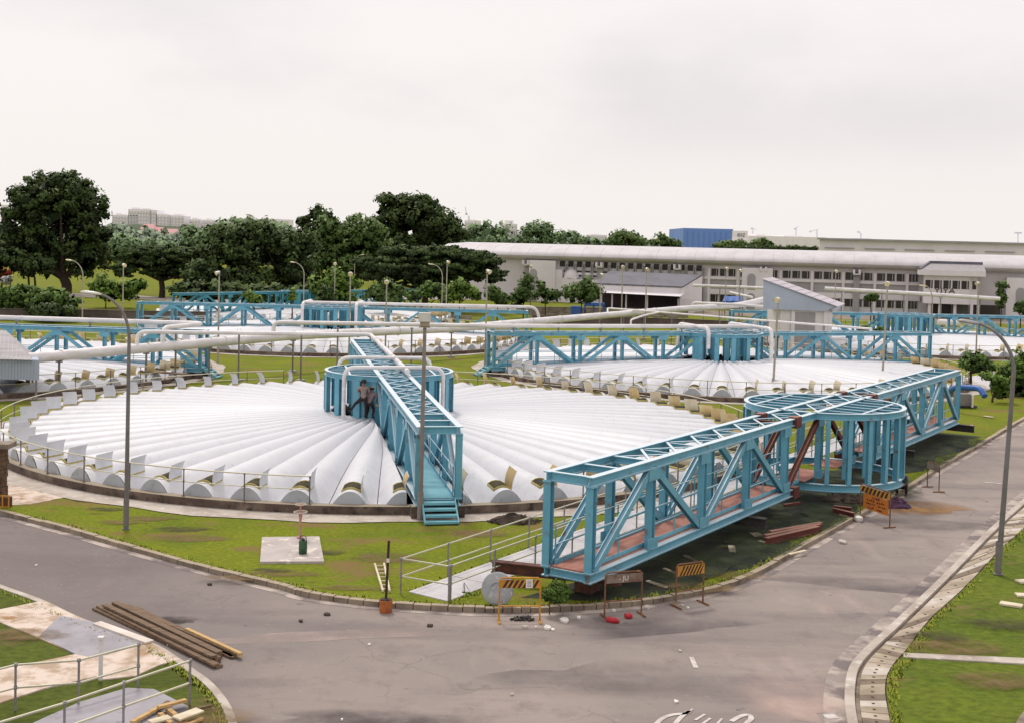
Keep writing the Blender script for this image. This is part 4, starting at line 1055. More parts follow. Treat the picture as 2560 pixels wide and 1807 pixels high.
# one far wood that reads as a single mass
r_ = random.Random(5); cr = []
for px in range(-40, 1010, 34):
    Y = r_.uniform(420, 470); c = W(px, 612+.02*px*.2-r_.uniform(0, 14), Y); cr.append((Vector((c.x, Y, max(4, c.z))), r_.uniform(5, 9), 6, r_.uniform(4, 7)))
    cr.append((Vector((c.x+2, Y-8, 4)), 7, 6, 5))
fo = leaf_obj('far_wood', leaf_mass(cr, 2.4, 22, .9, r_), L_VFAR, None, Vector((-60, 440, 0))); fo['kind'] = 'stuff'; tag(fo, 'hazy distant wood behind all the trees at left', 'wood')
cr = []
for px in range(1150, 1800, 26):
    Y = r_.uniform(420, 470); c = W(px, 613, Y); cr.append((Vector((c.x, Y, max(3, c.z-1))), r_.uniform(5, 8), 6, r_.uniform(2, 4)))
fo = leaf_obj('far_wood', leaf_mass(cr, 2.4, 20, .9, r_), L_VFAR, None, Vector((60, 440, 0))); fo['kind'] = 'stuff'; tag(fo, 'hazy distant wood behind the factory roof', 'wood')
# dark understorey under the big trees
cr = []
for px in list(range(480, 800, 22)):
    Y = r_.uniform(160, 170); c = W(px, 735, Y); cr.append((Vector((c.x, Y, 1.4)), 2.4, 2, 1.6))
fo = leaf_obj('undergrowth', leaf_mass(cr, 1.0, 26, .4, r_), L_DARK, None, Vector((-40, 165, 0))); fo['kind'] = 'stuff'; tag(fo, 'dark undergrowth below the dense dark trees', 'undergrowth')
# grass blades on the near lawns
r_ = random.Random(8); vs, fs, tn = [], [], []
lawn_poly = [(v.x, v.y) for v in K]+[(30, 75), (-20, 75), (-45, 50)]
verge_poly = [(v.x, v.y) for v in Di]+[(40, 50), (40, 16), (14, 16)]
plot_poly = [(v.x, v.y) for v in Le]+[(-5, 10), (-40, 10), (-60, 36)]
def blades(n, poly, xr, yr, avoid=None, h=(.02, .05)):
    k = 0; tries = 0
    while k < n and tries < n*8:
        tries += 1
        y = yr[0]+(yr[1]-yr[0])*r_.random()**1.5; x = r_.uniform(*xr)
        if abs(x/y) > .46 or not inside((x, y), poly) or (avoid and avoid(x, y)): continue
        k += 1; t0 = r_.uniform(.1, .9)
        for q in range(2):
            a = r_.uniform(0, 2*pi); hh = r_.uniform(*h); w_ = r_.uniform(.012, .028); dx, dy = cos(a), sin(a); o = len(vs)
            xx, yy = x+r_.uniform(-.05, .05), y+r_.uniform(-.05, .05)
            vs.extend([(xx-dy*w_, yy+dx*w_, 0), (xx+dy*w_, yy-dx*w_, 0), (xx+dx*hh*.6, yy+dy*hh*.6, hh)]); fs.append((o, o+1, o+2)); tn.append(min(1, max(0, t0+r_.uniform(-.2, .2))))
near_tank = lambda x, y: inside((x, y), PATH_POLY) or hypot(x+5.69, y-57.6) < 18.6 or hypot(x-15.5, y-89.9) < 18.4
def edge_tufts(line, n, side, spread, h, base=.03):
    for k in range(n):
        i = r_.randrange(len(line)-1); p = line[i].lerp(line[i+1], r_.random()); t = (line[i+1]-line[i]).normalized(); o_ = side*(base+abs(r_.gauss(0, spread)))
        if abs(p.x/p.y) > .46 or p.y > 62: continue
        x, y = p.x-t.y*o_, p.y+t.x*o_; t0 = r_.uniform(.2, 1)
        for q in range(4):
            a = r_.uniform(0, 2*pi); hh = r_.uniform(*h); w_ = r_.uniform(.010, .022); dx, dy = cos(a), sin(a); o = len(vs); xx, yy = x+r_.uniform(-.05, .05), y+r_.uniform(-.05, .05)
            vs.extend([(xx-dy*w_, yy+dx*w_, .0), (xx+dy*w_, yy-dx*w_, .0), (xx+dx*hh*.8, yy+dy*hh*.8, hh)]); fs.append((o, o+1, o+2)); tn.append(t0)
edge_tufts(K, 1100, 1, .10, (.03, .09), .17); edge_tufts(Di, 500, -1, .12, (.03, .08)); edge_tufts(Le, 350, -1, .10, (.03, .07), .20)
edge_tufts([pa, pa+pdir*40], 500, 1, .06, (.03, .08)); edge_tufts([pb, pb+pdir*20], 400, -1, .06, (.03, .08))
go = leaf_obj('grass', (vs, fs, tn, [(0, 0, 1)]*(3*len(fs))), L_GRASS, None, Vector((0, 35, 0))); go['kind'] = 'stuff'; tag(go, 'short grass growing on the near lawns', 'grass')

# ------------------------------------------------------------------ buildings
def hz(px): return 611.06+.0245*(px-1280)
def depth_z(px, py, Y): return W(px, py, Y).z
FA, FB = Vector((-14.5, 203, 0)), Vector((88, 174, 0)); FD = (FB-FA).normalized(); FN = Vector((FD.y, -FD.x, 0))   # FN faces the camera
FROT = Matrix((FD, -FN, Vector((0, 0, 1)))).transposed()
def FS(px):
    lo, hi = -20, 140
    for _ in range(50):
        m = (lo+hi)/2; p = FA+FD*m
        if 1280+p.x/p.y*FPX < px: lo = m
        else: hi = m
    return lo
def FY(px): return (FA+FD*FS(px)).y
def FZ(px, py): return max(0, W(px, py, FY(px)).z)
def FP(s, out, z): return FA+FD*s+FN*out+Vector((0, 0, z))
fac = thing('factory_building', 'long low pale factory with a rounded metal roof edge and dark strip windows', 'building', FA)
def fbox(mb, s0, s1, o0, o1, z0, z1, mi=0):
    return mb.box(FP((s0+s1)/2, (o0+o1)/2, (z0+z1)/2), (s1-s0, abs(o1-o0), z1-z0), FROT, mi)
def fpart(name, mb, mat, par=None, **k): return mb.build(name, mat, par or fac, origin=FA, **k)
SL, SR = FS(1122), FS(2760)
zroof = 6.75
mb = MB(); fbox(mb, SL, SR, -14, -.3, 0, 7.4); fpart('wall', mb, FACT)
prof = [(-.1, 6.62), (.55, 6.66), (.98, 6.85), (1.34, 7.15), (1.46, 7.45), (1.32, 7.8), (.95, 8.2), (.35, 8.6), (-.6, 9.0), (-2.5, 9.45), (-14, 9.9), (-14, 9.6), (-.1, 8.6)]
mb = MB(); o = 0; NS = 30
for i in range(NS+1):
    s = SL-1.2+(SR+1.2-SL+1.2)*i/NS; dz = -.35*max(0, 1-i/6.)*0
    for q in prof: mb.v.append(tuple(FP(s, q[0], 8.95-(9.5-q[1])*.78)))
m = len(prof)
for i in range(NS):
    for j in range(m): mb.f.append((i*m+j, i*m+(j+1) % m, (i+1)*m+(j+1) % m, (i+1)*m+j)); mb.m.append(0)
mb.f.append(tuple(range(m))); mb.f.append(tuple(range(NS*m, NS*m+m))); mb.m += [0, 0]
cr_ob = fpart('curved_roof', mb, FROOF, smooth=True)
mb = MB()
for i in range(1, 34):
    s = SL-1.2+(SR-SL+2.4)*i/34; mb.tube([FP(s, q[0]+.01, 8.955-(9.5-q[1])*.78) for q in prof[:10]], .035, 5)
fpart('roof_seams', mb, FROOF, cr_ob)
for px in (1318, 1500, 1694, 1909, 2141):
    s = FS(px); mb = MB(); fbox(mb, s-.55, s-.25, -.1, 1.5, 5.9, 6.55); fbox(mb, s+.25, s+.55, -.1, 1.5, 5.9, 6.55); fbox(mb, s-.55, s+.55, -.1, 1.2, 5.7, 5.95); fpart('roof_bracket', mb, FACTW)
    mb = MB(); fbox(mb, s-.45, s+.45, -.2, .35, 0, 5.56); fpart('column', mb, FACTG)
# left bays: two rows of small square windows between thin pilasters
pxs = [1404+i*21.4 for i in range(17)]
mb = MB()
for px in pxs:
    s = FS(px)
    z1 = FZ(px, 653+(px-1404)*.033); zt_ = FZ(px, 667+(px-1404)*.034); z2 = FZ(px, 676+(px-1404)*.034); z3 = FZ(px, 690+(px-1404)*.034)
    for za, zb in ((zt_, z1), (z3, z2)):
        mb = MB(); fbox(mb, s-.42, s+.42, -.25, -.2, za, zb); fpart('window', mb, WIN)
    s2 = FS(px+10.7); mb = MB(); fbox(mb, s2-.22, s2-.06, -.3, .12, 0, 6.15); fbox(mb, s2+.06, s2+.22, -.3, .12, 0, 6.15); fpart('pilaster', mb, FACTG)
# right bays
bays = [1774, 1845, 1955, 2032, 2111, 2189, 2268]
cols = [1772, 1844, 1951, 2030, 2108, 2187, 2268, 2300]
for a, b in zip(cols[:-1], cols[1:]):
    if 1850 < a < 1935: continue
    s0, s1 = FS(a+4), FS(b-4)
    zt_, zb_ = 6.05, 4.95
    for k in range(3):
        u0, u1 = s0+(s1-s0)*(k/3+.02), s0+(s1-s0)*((k+1)/3-.05)
        mb = MB(); fbox(mb, u0, u1, -.25, -.2, zb_, zt_); wn = fpart('window', mb, WIN)
        mb = MB(); fbox(mb, u0+(u1-u0)*.72, u0+(u1-u0)*.76, -.22, -.14, zb_, zt_); fpart('mullion', mb, FACTW, wn)
        mb = MB(); fbox(mb, u0, u1, -.25, -.2, .95, 2.0); wn = fpart('window', mb, WIN)
        mb = MB(); fbox(mb, u0+(u1-u0)*.72, u0+(u1-u0)*.76, -.22, -.14, .95, 2.0); fpart('mullion', mb, FACTW, wn)
    mb = MB(); fbox(mb, s0, s1, -.28, -.24, 2.95, 4.3); fpart('grey_panel', mb, FACTG)
    mb = MB(); fbox(mb, FS(a)-.2, FS(a)+.2, -.3, .1, 0, 6.1); fpart('column', mb, FACTW)
    mb = MB(); fbox(mb, s0-.3, s1+.3, -.3, .02, 2.1, 2.9); fpart('string_course', mb, FACTW)
mb = MB(); fbox(mb, FS(1395), FS(2300), -.3, .0, 4.42, 4.82); fpart('string_course', mb, FACTW)
# rendered towers
def arched(mbm, s, o, z0, z1, wd):
    pts = [(-wd, z0), (wd, z0)]+[(wd*cos(t*pi/8), z1-wd+wd*sin(t*pi/8)) for t in range(9)]
    n = len(pts); ob = len(mbm.v)
    for dd in (o-.1, o+.05): mbm.v += [tuple(FP(s+x, dd, z)) for x, z in pts]
    mbm.f.append(tuple(ob+i for i in range(n))); mbm.f.append(tuple(ob+n+i for i in range(n))); mbm.m += [0, 0]
    for i in range(n): mbm.f.append((ob+i, ob+(i+1) % n, ob+n+(i+1) % n, ob+n+i)); mbm.m.append(0)
for a, b, ztop, wins in ((1327, 1392, 6.6, [(1338, 0, 5.2)]), (1856, 1932, 6.35, [(1880, 3.0, 5.5), (1880, 0, 2.5)]), (2514, 2620, 6.0, [(2549, 1.6, 4.6)])):
    mb = MB(); fbox(mb, FS(a), FS(b), -2, 1.3, 0, ztop); tw = fpart('stair_tower', mb, FACTW)
    for px, z0, z1 in wins:
        mb = MB(); arched(mb, FS(px), 1.3, z0, z1, .62); fpart('arched_window', mb, FACTG, tw)
mb = MB(); fbox(mb, FS(1392), FS(1408), -.3, 1.0, 0, 5.2); fbox(mb, FS(1408), FS(1500), -.3, 1.2, 0, 3.75); fbox(mb, FS(1408), FS(1444), -.3, 1.21, 3.75, 3.9); fpart('low_wall_block', mb, FACTW)
mb = MB(); c = FP(FS(1428), .1, 3.9); mb.lathe([(1.25*cos(t*pi/16), 1.45*sin(t*pi/16)) for t in range(9)], c, 20); fpart('small_dome', mb, FACTW, smooth=True)
# entrance block with its own roof and letters
eo = 6.0
def ES(px):
    lo, hi = 40, 120
    for _ in range(50):
        m_ = (lo+hi)/2; p = FA+FD*m_+FN*eo
        if 1280+p.x/p.y*FPX < px: lo = m_
        else: hi = m_
    return lo
ent = thing('entrance_block', 'white entrance block with grey overhanging roof and four dark letters, in front of the factory', 'building', FP(ES(2376), eo, 0))
EO = FP(ES(2376), eo, 0)
def epart(name, mb, mat, par=None): return mb.build(name, mat, par or ent, origin=EO)
e0, e1 = ES(2311), ES(2424); EY = EO.y
def EZ(px, py): return W(px, py, EY).z
zA, zB, zC, zD = EZ(2376, 761), EZ(2376, 722), EZ(2376, 704), EZ(2376, 690)
mb = MB(); fbox(mb, e0, e1, 1.0, eo, zA, zD); fbox(mb, e1, ES(2445), 1.0, eo-.8, zA, zD); epart('upper_storey', mb, FACTW)
n = 5
for k in range(n):
    a = e0+(e1-e0)*(k/n+.02); b = e0+(e1-e0)*((k+1)/n-.015)
    mb = MB(); fbox(mb, a, b, eo-.1, eo+.03, zB-.05, zC+.1); wn = epart('window', mb, WIN)
    mb = MB(); fbox(mb, a+(b-a)*.72, a+(b-a)*.79, eo, eo+.07, zB-.05, zC+.1); epart('mullion', mb, FACTW, wn)
mb = MB(); fbox(mb, ES(2432), ES(2442), eo-.9, eo-.77, zB-.05, zC+.1); epart('window', mb, WIN)
h0, h1 = ES(2296), ES(2462); zr = EZ(2376, 659)
mb = MB()
pts = [FP(h0, eo+.9, zD), FP(h1, eo+.9, zD), FP(h1, eo+.9, zD+.75), FP(h0, eo+.9, zD+.75), FP(h0+1.6, eo-2.2, zr), FP(h1-.2, eo-2.2, zr), FP(h0, 0, zD), FP(h1, 0, zD), FP(h1, 0, zD+.75), FP(h0, 0, zD+.75)]
mb.add(pts, [(0, 1, 2, 3), (0, 6, 7, 1), (0, 3, 9, 6), (1, 7, 8, 2)], 0); mb.add(pts, [(3, 2, 5, 4)], 1); mb.add(pts, [(3, 4, 9), (4, 5, 8, 9)], 2); mb.add(pts, [(2, 8, 5)], 0)
epart('roof', mb, [FACTW, pmat('grey_membrane_roof', (.36, .34, .35), (.31, .29, .30)), DARKROOF])
mb = MB(); mb.beam(FP(h0+.05, eo+.75, zD+.8), FP(h0+1.6, eo-2.2, zr+.05), .35, .3); mb.beam(FP(h0+1.5, eo-2.2, zr+.05), FP(h1-.2, eo-2.2, zr+.05), .6, .42); epart('roof_edge', mb, DARKROOF)
for px in (2326, 2352, 2390, 2432, 2449):
    s = ES(px); mb = MB(); fbox(mb, s-.2, s+.2, eo-.9, eo-.5, 0, zA); epart('column', mb, FACTW)
mb = MB(); fbox(mb, ES(2333), ES(2384), 2.0, 2.2, 0, zA); fbox(mb, ES(2432), ES(2511), 2, 2.2, 0, zA-.1); epart('dark_doorway', mb, WIN)
mb = MB(); fbox(mb, ES(2390), ES(2428), 1.6, 1.8, 0, zA); epart('glazed_lobby', mb, pmat('lobby_glass', (.20, .21, .18), (.12, .13, .11), .4, .3))
text_mesh('YJYA', 1.05, Matrix.Translation(FP(ES(2362), eo+.06, EZ(2362, 728.5))) @ FROT.to_4x4() @ Matrix.Rotation(pi/2, 4, 'X') @ Matrix.Scale(1.28, 4, (1, 0, 0)), 'letters', WIN, ent, EO, .03)
# loading shed in front of the factory
LYd = 172.0; LO = W(1600, 760, LYd); LO.z = 0
shed = thing('loading_shed', 'open loading shed with dark slate roof, in front of the factory', 'shed', LO)
def spart(name, mb, mat): return mb.build(name, mat, shed, origin=LO)
def WL(px, py, dy=0): return W(px, py, LYd+dy)
A, B, C_, D_ = WL(1484, 708), WL(1706, 717), W(1754, 688, LYd+5.5), W(1524, 678, LYd+5.5)
mb = MB(); dz = Vector((0, 0, -.18)); mb.add([A, B, C_, D_, A+dz, B+dz, C_+dz, D_+dz], [(0, 1, 2, 3), (4, 7, 6, 5), (0, 4, 5, 1), (1, 5, 6, 2), (3, 2, 6, 7), (0, 3, 7, 4)]); spart('roof', mb, DARKROOF)
mb = MB(); mb.add([A+Vector((.3, .1, -.25)), B+Vector((.3, .1, -.25)), WL(1712, 733, .1), WL(1494, 724, .1)], [(0, 1, 2, 3)]); mb.add([WL(1494, 724, .1), WL(1712, 733, .1), WL(1700, 742, -1.6), WL(1500, 732, -1.6)], [(0, 1, 2, 3)]); spart('awning', mb, FACTW)
p, q = WL(1700, 760, 0), W(1754, 760, LYd+5.5)
mb = MB(); zz = B.z-.2; mb.add([(p.x, p.y, 0), (q.x, q.y, 0), (q.x, q.y, C_.z-.2), (p.x, p.y, zz)], [(0, 1, 2, 3)]); mb.box(((WL(1716, 760).x), LYd+.4, 1.0), (2.4, .2, 2.0)); spart('side_wall', mb, FACTW)
p, q = WL(1500, 760, 4), WL(1700, 760, 4)
mb = MB(); mb.box(((p.x+q.x)/2, LYd+4, 1.4), (q.x-p.x, .2, 2.8)); spart('back_wall', mb, pmat('shed_interior', (.06, .045, .05), (.04, .03, .035), .5, .9))
for px in (1503, 1530, 1565, 1618, 1700):
    p = WL(px, 760, .2); mb = MB(); mb.box((p.x, p.y, 1.2), (.2, .2, 2.4)); spart('post', mb, FACTW)

def block(name, label, cat, Y, x0, x1, ytop, mat, z0=0, dep=20, group=None, rows=0, cols=0, wmat=FARW, roof=None, steps=()):
    a, b = W(x0, 700, Y), W(x1, 700, Y); zt_ = W((x0+x1)/2, ytop, Y).z; o = Vector(((a.x+b.x)/2, Y, z0))
    root = thing(name, label, cat, o, 0, group)
    mb = MB(); mb.box(((a.x+b.x)/2, Y+dep/2, (z0+zt_)/2), (b.x-a.x, dep, zt_-z0))
    for (u0, u1, dy) in steps:
        p, q = W(u0, 700, Y), W(u1, 700, Y); zz = W((x0+x1)/2, ytop-dy, Y).z
        mb.box(((p.x+q.x)/2, Y+dep*.4, (zt_+zz)/2-.05), (q.x-p.x, dep*.6, zz-zt_+.1))
    mb.build('wall', mat, root, origin=o)
    if rows:
        mb = MB(); wdt = b.x-a.x; top = zt_-.06*(zt_-z0); bot = zt_-(rows)*(zt_-z0)*.8/rows
        for c in range(cols):
            cx = a.x+wdt*(c+.5)/cols
            mb.box((cx, Y-.15, (top+bot)/2), (wdt/cols*.42, .5, top-bot))
        for r in range(rows):
            mb.box(((a.x+b.x)/2, Y-.2, bot+(top-bot)*(r+.5)/rows), (wdt*.96, .5, (top-bot)/rows*.22))
        mb.build('balcony_bands', wmat, root, origin=o)
    return root
# buildings beyond
block('warehouse', 'big pale rear warehouse rising behind the right half of the factory roof', 'building', 232, 2046, 2900, 601+8, FACTW, dep=40, rows=0)
mb = MB(); p, q = W(2046, 604, 232), W(2900, 630, 232)
wh = scene.objects['warehouse']
mb.box(((p.x+q.x)/2, 231.6, wh.children[0].dimensions.z+.1), (q.x-p.x+.6, 1.0, .3)); mb.build('parapet', FACTG, wh, origin=wh.location)
mb = MB(); zz = W(2300, 628, 232).z
for i in range(9): mb.box((p.x+4+i*7.6, 231.8, zz+.2), (5.6, .3, .12))
mb.build('shadow_gap_panels', FACTG, wh, origin=wh.location)
block('flat_roofed_building', 'faint white flat roofed building between the white sign and the rear warehouse', 'building', 420, 1868, 2060, 592, FARWH, dep=30, steps=((1890, 1915, 5), (1960, 2010, 3)))
block('rooftop_plant_room', 'small flat blue grey box on top of the rear warehouse', 'building', 240, 2135, 2175, 597, CLAD, z0=9.5, dep=8)
bb = block('blue_building', 'plain blue windowless building on the skyline', 'building', 330, 1705, 1829, 572, BIGBLUE, dep=30)
mb = MB(); p, q = W(1705, 600, 330), W(1829, 600, 330)
for i in range(1, 9): mb.box((p.x+(q.x-p.x)*i/9, 329.95, 7), (.10, .2, 13.5))
mb.build('cladding_joints', BIGBLUE, bb, origin=bb.location)
# billboard
o = W(1855, 640, 300); o.z = 0; bd = thing('billboard', 'white billboard with dark letters on a pole, right of the blue building', 'sign', o)
p = W(1850, 589, 300); mb = MB(); mb.box((p.x, 300, p.z), (3.7, .4, 2.2)); mb.box((p.x-.1, 299.8, p.z-1.2), (4.2, .8, .25)); mb.build('panel', FARWH, bd, origin=o)
text_mesh('IEIIZ', 1.15, Matrix.Translation((p.x+.25, 299.75, p.z)) @ Matrix.Rotation(pi/2, 4, 'X') @ Matrix.Scale(.9, 4, (1, 0, 0)), 'letters', pmat('billboard_ink', (.05, .06, .14)), bd, o, .02)
q = W(1843, 620, 300); mb = MB(); mb.tube([(q.x, 300.2, 0), (q.x, 300.2, p.z-1)], .16, 8); mb.build('pole', FARWH, bd, origin=o)
# far apartment blocks
ag = 'pale apartment blocks on the skyline'
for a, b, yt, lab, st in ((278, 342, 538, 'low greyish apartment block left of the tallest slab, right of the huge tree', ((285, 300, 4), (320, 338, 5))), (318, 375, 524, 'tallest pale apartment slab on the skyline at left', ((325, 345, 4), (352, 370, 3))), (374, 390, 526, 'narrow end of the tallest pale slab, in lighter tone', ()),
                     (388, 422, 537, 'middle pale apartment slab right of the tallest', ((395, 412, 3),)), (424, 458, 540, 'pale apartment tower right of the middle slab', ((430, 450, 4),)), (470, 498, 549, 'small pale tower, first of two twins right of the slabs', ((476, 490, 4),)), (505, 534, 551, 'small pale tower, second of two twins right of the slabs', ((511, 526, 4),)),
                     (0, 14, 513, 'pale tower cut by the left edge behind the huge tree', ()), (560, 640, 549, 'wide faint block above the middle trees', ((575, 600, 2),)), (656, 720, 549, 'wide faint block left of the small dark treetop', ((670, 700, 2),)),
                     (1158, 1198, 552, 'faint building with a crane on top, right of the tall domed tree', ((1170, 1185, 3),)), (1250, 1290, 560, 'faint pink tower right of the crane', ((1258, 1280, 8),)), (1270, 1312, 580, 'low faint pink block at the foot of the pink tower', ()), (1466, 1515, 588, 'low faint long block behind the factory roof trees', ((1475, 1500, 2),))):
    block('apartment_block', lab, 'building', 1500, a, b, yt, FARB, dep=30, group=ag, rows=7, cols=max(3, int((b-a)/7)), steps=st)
# red roofed houses
for a, b, yt, lab in ((348, 385, 560, 'red roofed house on the hill, highest of three'), (374, 410, 568, 'red roofed house on the hill, middle of three'), (405, 445, 572, 'red roofed house on the hill, lowest and farthest right')):
    Y = 620; p, q = W(a, 700, Y), W(b, 700, Y); z1 = W(a, yt, Y).z; o = Vector(((p.x+q.x)/2, Y, 5)); h = thing('red_roofed_house', lab, 'house', o, 0, 'red roofed houses')
    mb = MB(); mb.box(((p.x+q.x)/2, Y+3, 5+(z1-7.5)/2), (q.x-p.x-.8, 6, z1-5-2.5)); mb.build('wall', FARWH, h, origin=o)
    mb = MB(); x0, x1 = p.x, q.x; zz = z1-2.6
    mb.add([(x0, Y-.6, zz), (x1, Y-.6, zz), (x1, Y+6.6, zz), (x0, Y+6.6, zz), (x0+1.2, Y+3, z1), (x1-1.2, Y+3, z1)], [(0, 1, 5, 4), (1, 2, 5), (2, 3, 4, 5), (3, 0, 4), (0, 3, 2, 1)]); mb.build('roof', FARP, h, origin=o)
# cranes and masts
def crane(label, px, ybase, ytop, Y, jib, name='tower_crane'):
    o = W(px, ybase, Y); root = thing(name, label, 'crane' if 'crane' in name else 'mast', o, 0, None); t = W(px, ytop, Y); w_ = .28*Y/600
    mb = MB()
    for dx in (-1, 1): mb.beam(o+Vector((dx*w_, 0, 0)), t+Vector((dx*w_, 0, 0)), w_*.6, w_*.6)
    n = 7
    for i in range(n): mb.beam(o.lerp(t, i/n)+Vector((w_*(-1)**i, 0, 0)), o.lerp(t, (i+1)/n)+Vector((-w_*(-1)**i, 0, 0)), w_*.5, w_*.5)
    mb.build('mast', FARW, root, origin=o)
    mb = MB(); k = Y/FPX; a = t+Vector((-jib[0]*k, 0, -jib[1]*k)); b = t+Vector((jib[2]*k, 0, jib[3]*k)); mb.beam(a, b, w_*1.0, w_*1.0); mb.box(a, (w_*4, w_*2, w_*3)); mb.build('jib', FARW, root, origin=o)
crane('faint tower crane leaning up beside the tall domed tree', 1172, 552, 540, 1450, (6, -4, -9, 22))
crane('faint mast with antennas at the left of the white flat building', 1882, 594, 572, 430, (2, 0, 10, -2))
crane('dark forked crane on the skyline, right of the masts', 1990, 593, 570, 430, (3, 3, 6, 4))
crane('thin faint mast with a dark cross arm near the warehouse end', 2042, 602, 576, 430, (16, 4, 3, 2))
crane('dark small crane on the rear warehouse roof', 2152, 596, 584, 236, (6, -3, 1, -1))
o = W(2545, 611, 236); md = thing('floodlight_mast', 'thin floodlight mast with a flat head at the far right of the skyline', 'mast', o); t = W(2545, 583, 236)
mb = MB(); mb.tube([o, t], .1, 8); mb.build('pole', FARW, md, origin=o); mb = MB(); mb.box(t, (1.3, .5, .3)); mb.build('lamp_head', FARW, md, origin=o)

# pump house with mono pitch roof
KY = 112.0
def KP(px, py, dy=0): return W(px, py, KY+dy)
o = KP(1990, 828); o.z = 0
kp = thing('pump_house', 'pump house with blue grey wedge shaped roof behind the long truss at right', 'building', o)
def kpart(name, mb, mat, par=None): return mb.build(name, mat, par or kp, origin=o)
A, B, C_, D_ = KP(1908, 700), KP(1908, 773), KP(2064, 779), KP(2088, 767.5)
sh = Vector((2.3, 6.2, 0))                   # depth of the roof
mb = MB(); mb.add([A, B, C_, D_, A+sh, B+sh, C_+sh, D_+sh], [(0, 1, 2, 3), (4, 7, 6, 5), (0, 4, 5, 1), (1, 5, 6, 2)]); kpart('gable_cladding', mb, CLAD)
up_ = Vector((0, 0, .07)); mb = MB(); A2, D2 = A+Vector((-.15, -.15, .05)), D_+Vector((.2, -.15, -.02)); mb.add([A2, D2, D2+sh*1.03, A2+sh*1.03, A2+up_, D2+up_, D2+sh*1.03+up_, A2+sh*1.03+up_], [(0, 3, 2, 1), (4, 5, 6, 7), (0, 1, 5, 4), (1, 2, 6, 5), (2, 3, 7, 6), (3, 0, 4, 7)]); kpart('roof', mb, pmat('pale_lilac_roof', (.52, .47, .52), (.48, .44, .48), .5, .6))
mb = MB()
for i in range(1, 9):
    a = A2.lerp(D2, i/9)+up_*1.1; mb.beam(a, a+sh*1.03, .05, .05)
kpart('roof_seams', mb, pmat('roof_seam', (.49, .45, .49)))
E_, F_ = C_+Vector((0, -.02, .0)), D_+Vector((0, -.02, 0))
mb = MB(); a, b = D_+Vector((.06, 0, -.05)), D_+sh+Vector((.06, 0, -.05)); c, d = C_+sh+Vector((.5, 0, -.1)), C_+Vector((.5, 0, -.1)); mb.add([a, b, c, d], [(0, 1, 2, 3)]); kpart('fascia', mb, CLAD)
p, q = KP(1926, 800), KP(2056, 800)
mb = MB(); zt_ = B.z+.02; mb.box(((p.x+q.x)/2+1, KY+3.3, zt_/2), (q.x-p.x, 5.8, zt_)); kpart('wall', mb, FACTW)
mb = MB()
for i in range(22): mb.box((p.x+1.1+(q.x-p.x)*.18+i*.105, KY+.37, zt_*.5), (.035, .06, zt_*.86))
kpart('louvre_panel', mb, FACTG)
for px in (1957, 2038):
    r_x = KP(px, 800).x+1; mb = MB(); mb.box((r_x, KY+.34, zt_/2), (.35, .2, zt_)); kpart('column', mb, FACTW)
# corrugated shed at the left edge, on steel legs above the thick pipe
SY = 66.0
a, b = W(-150, 908, SY), W(97, 896, SY); o = Vector((b.x-2, SY, 0)); dv = Vector((-.392, .92, 0))*4.2; X_ = Vector((1, 0, 0))
cs = thing('corrugated_shed', 'raised shed with blue grey ribbed cladding and grey sheet roof at the left edge', 'shed', o)
zb = W(60, 949, SY).z; zt_ = W(60, 899, SY).z
fl0, fr0 = Vector((a.x, SY, 0)), Vector((b.x, SY, 0))
def quadprism(P, z0, z1): return MB().prism([(p.x, p.y) for p in P], z0, z1)
wl = quadprism((fl0, fr0, fr0+dv, fl0+dv), zb, zt_).build('wall', CLAD, cs, origin=o)
mb = MB(); n = int((b.x-a.x)/.17)
for i in range(n): mb.box((a.x+.08+i*.17, SY-.015, (zb+zt_)/2), (.07, .035, zt_-zb-.01))
for i in range(20): p = fr0+dv*((i+.5)/20); mb.box((p.x+.012, p.y, (zb+zt_)/2), (.03, .07, zt_-zb-.01))
mb.build('cladding_ribs', CLAD, wl, origin=o)
zr = W(-60, 826, SY+2).z; ridge = (zr-zt_)
e0, e1 = fl0+Vector((0, -.3, zt_)), fr0+Vector((-.25, -.3, zt_+.02)); r0_, r1_ = fl0+dv*.55+Vector((0, 0, zr)), fr0+dv*.55+Vector((-1.75, 0, zr)); b0, b1 = fl0+dv*1.08+Vector((0, 0, zt_)), fr0+dv*1.08+Vector((-.25, 0, zt_))
mb = MB(); mb.add([e0, e1, r1_, r0_, b0, b1], [(0, 1, 2, 3), (3, 2, 5, 4), (1, 5, 2)]); mb.build('roof', SHEETR, cs, origin=o)
mb = MB(); sl = (r0_-e0)
for i in range(int((e1.x-e0.x)/.23)):
    p = e0+X_*(.1+i*.23); hip = (e1.x-p.x)/(e1.x-(r1_.x-sl.x)); f = max(.04, min(1, hip)); mb.beam(p+Vector((0, 0, .02)), p+sl*f+Vector((0, 0, .02)), .05, .035)
mb.build('roof_ribs', SHEETR, cs, origin=o)
for p in (fr0+Vector((-.2, .2, 0)), fr0+Vector((-2.6, .2, 0)), fr0+dv*.95+Vector((-.2, 0, 0)), fl0+Vector((.3, .2, 0))):
    mb = MB(); mb.box((p.x, p.y, zb/2), (.09, .09, zb)); mb.build('leg', GALV, cs, origin=o)
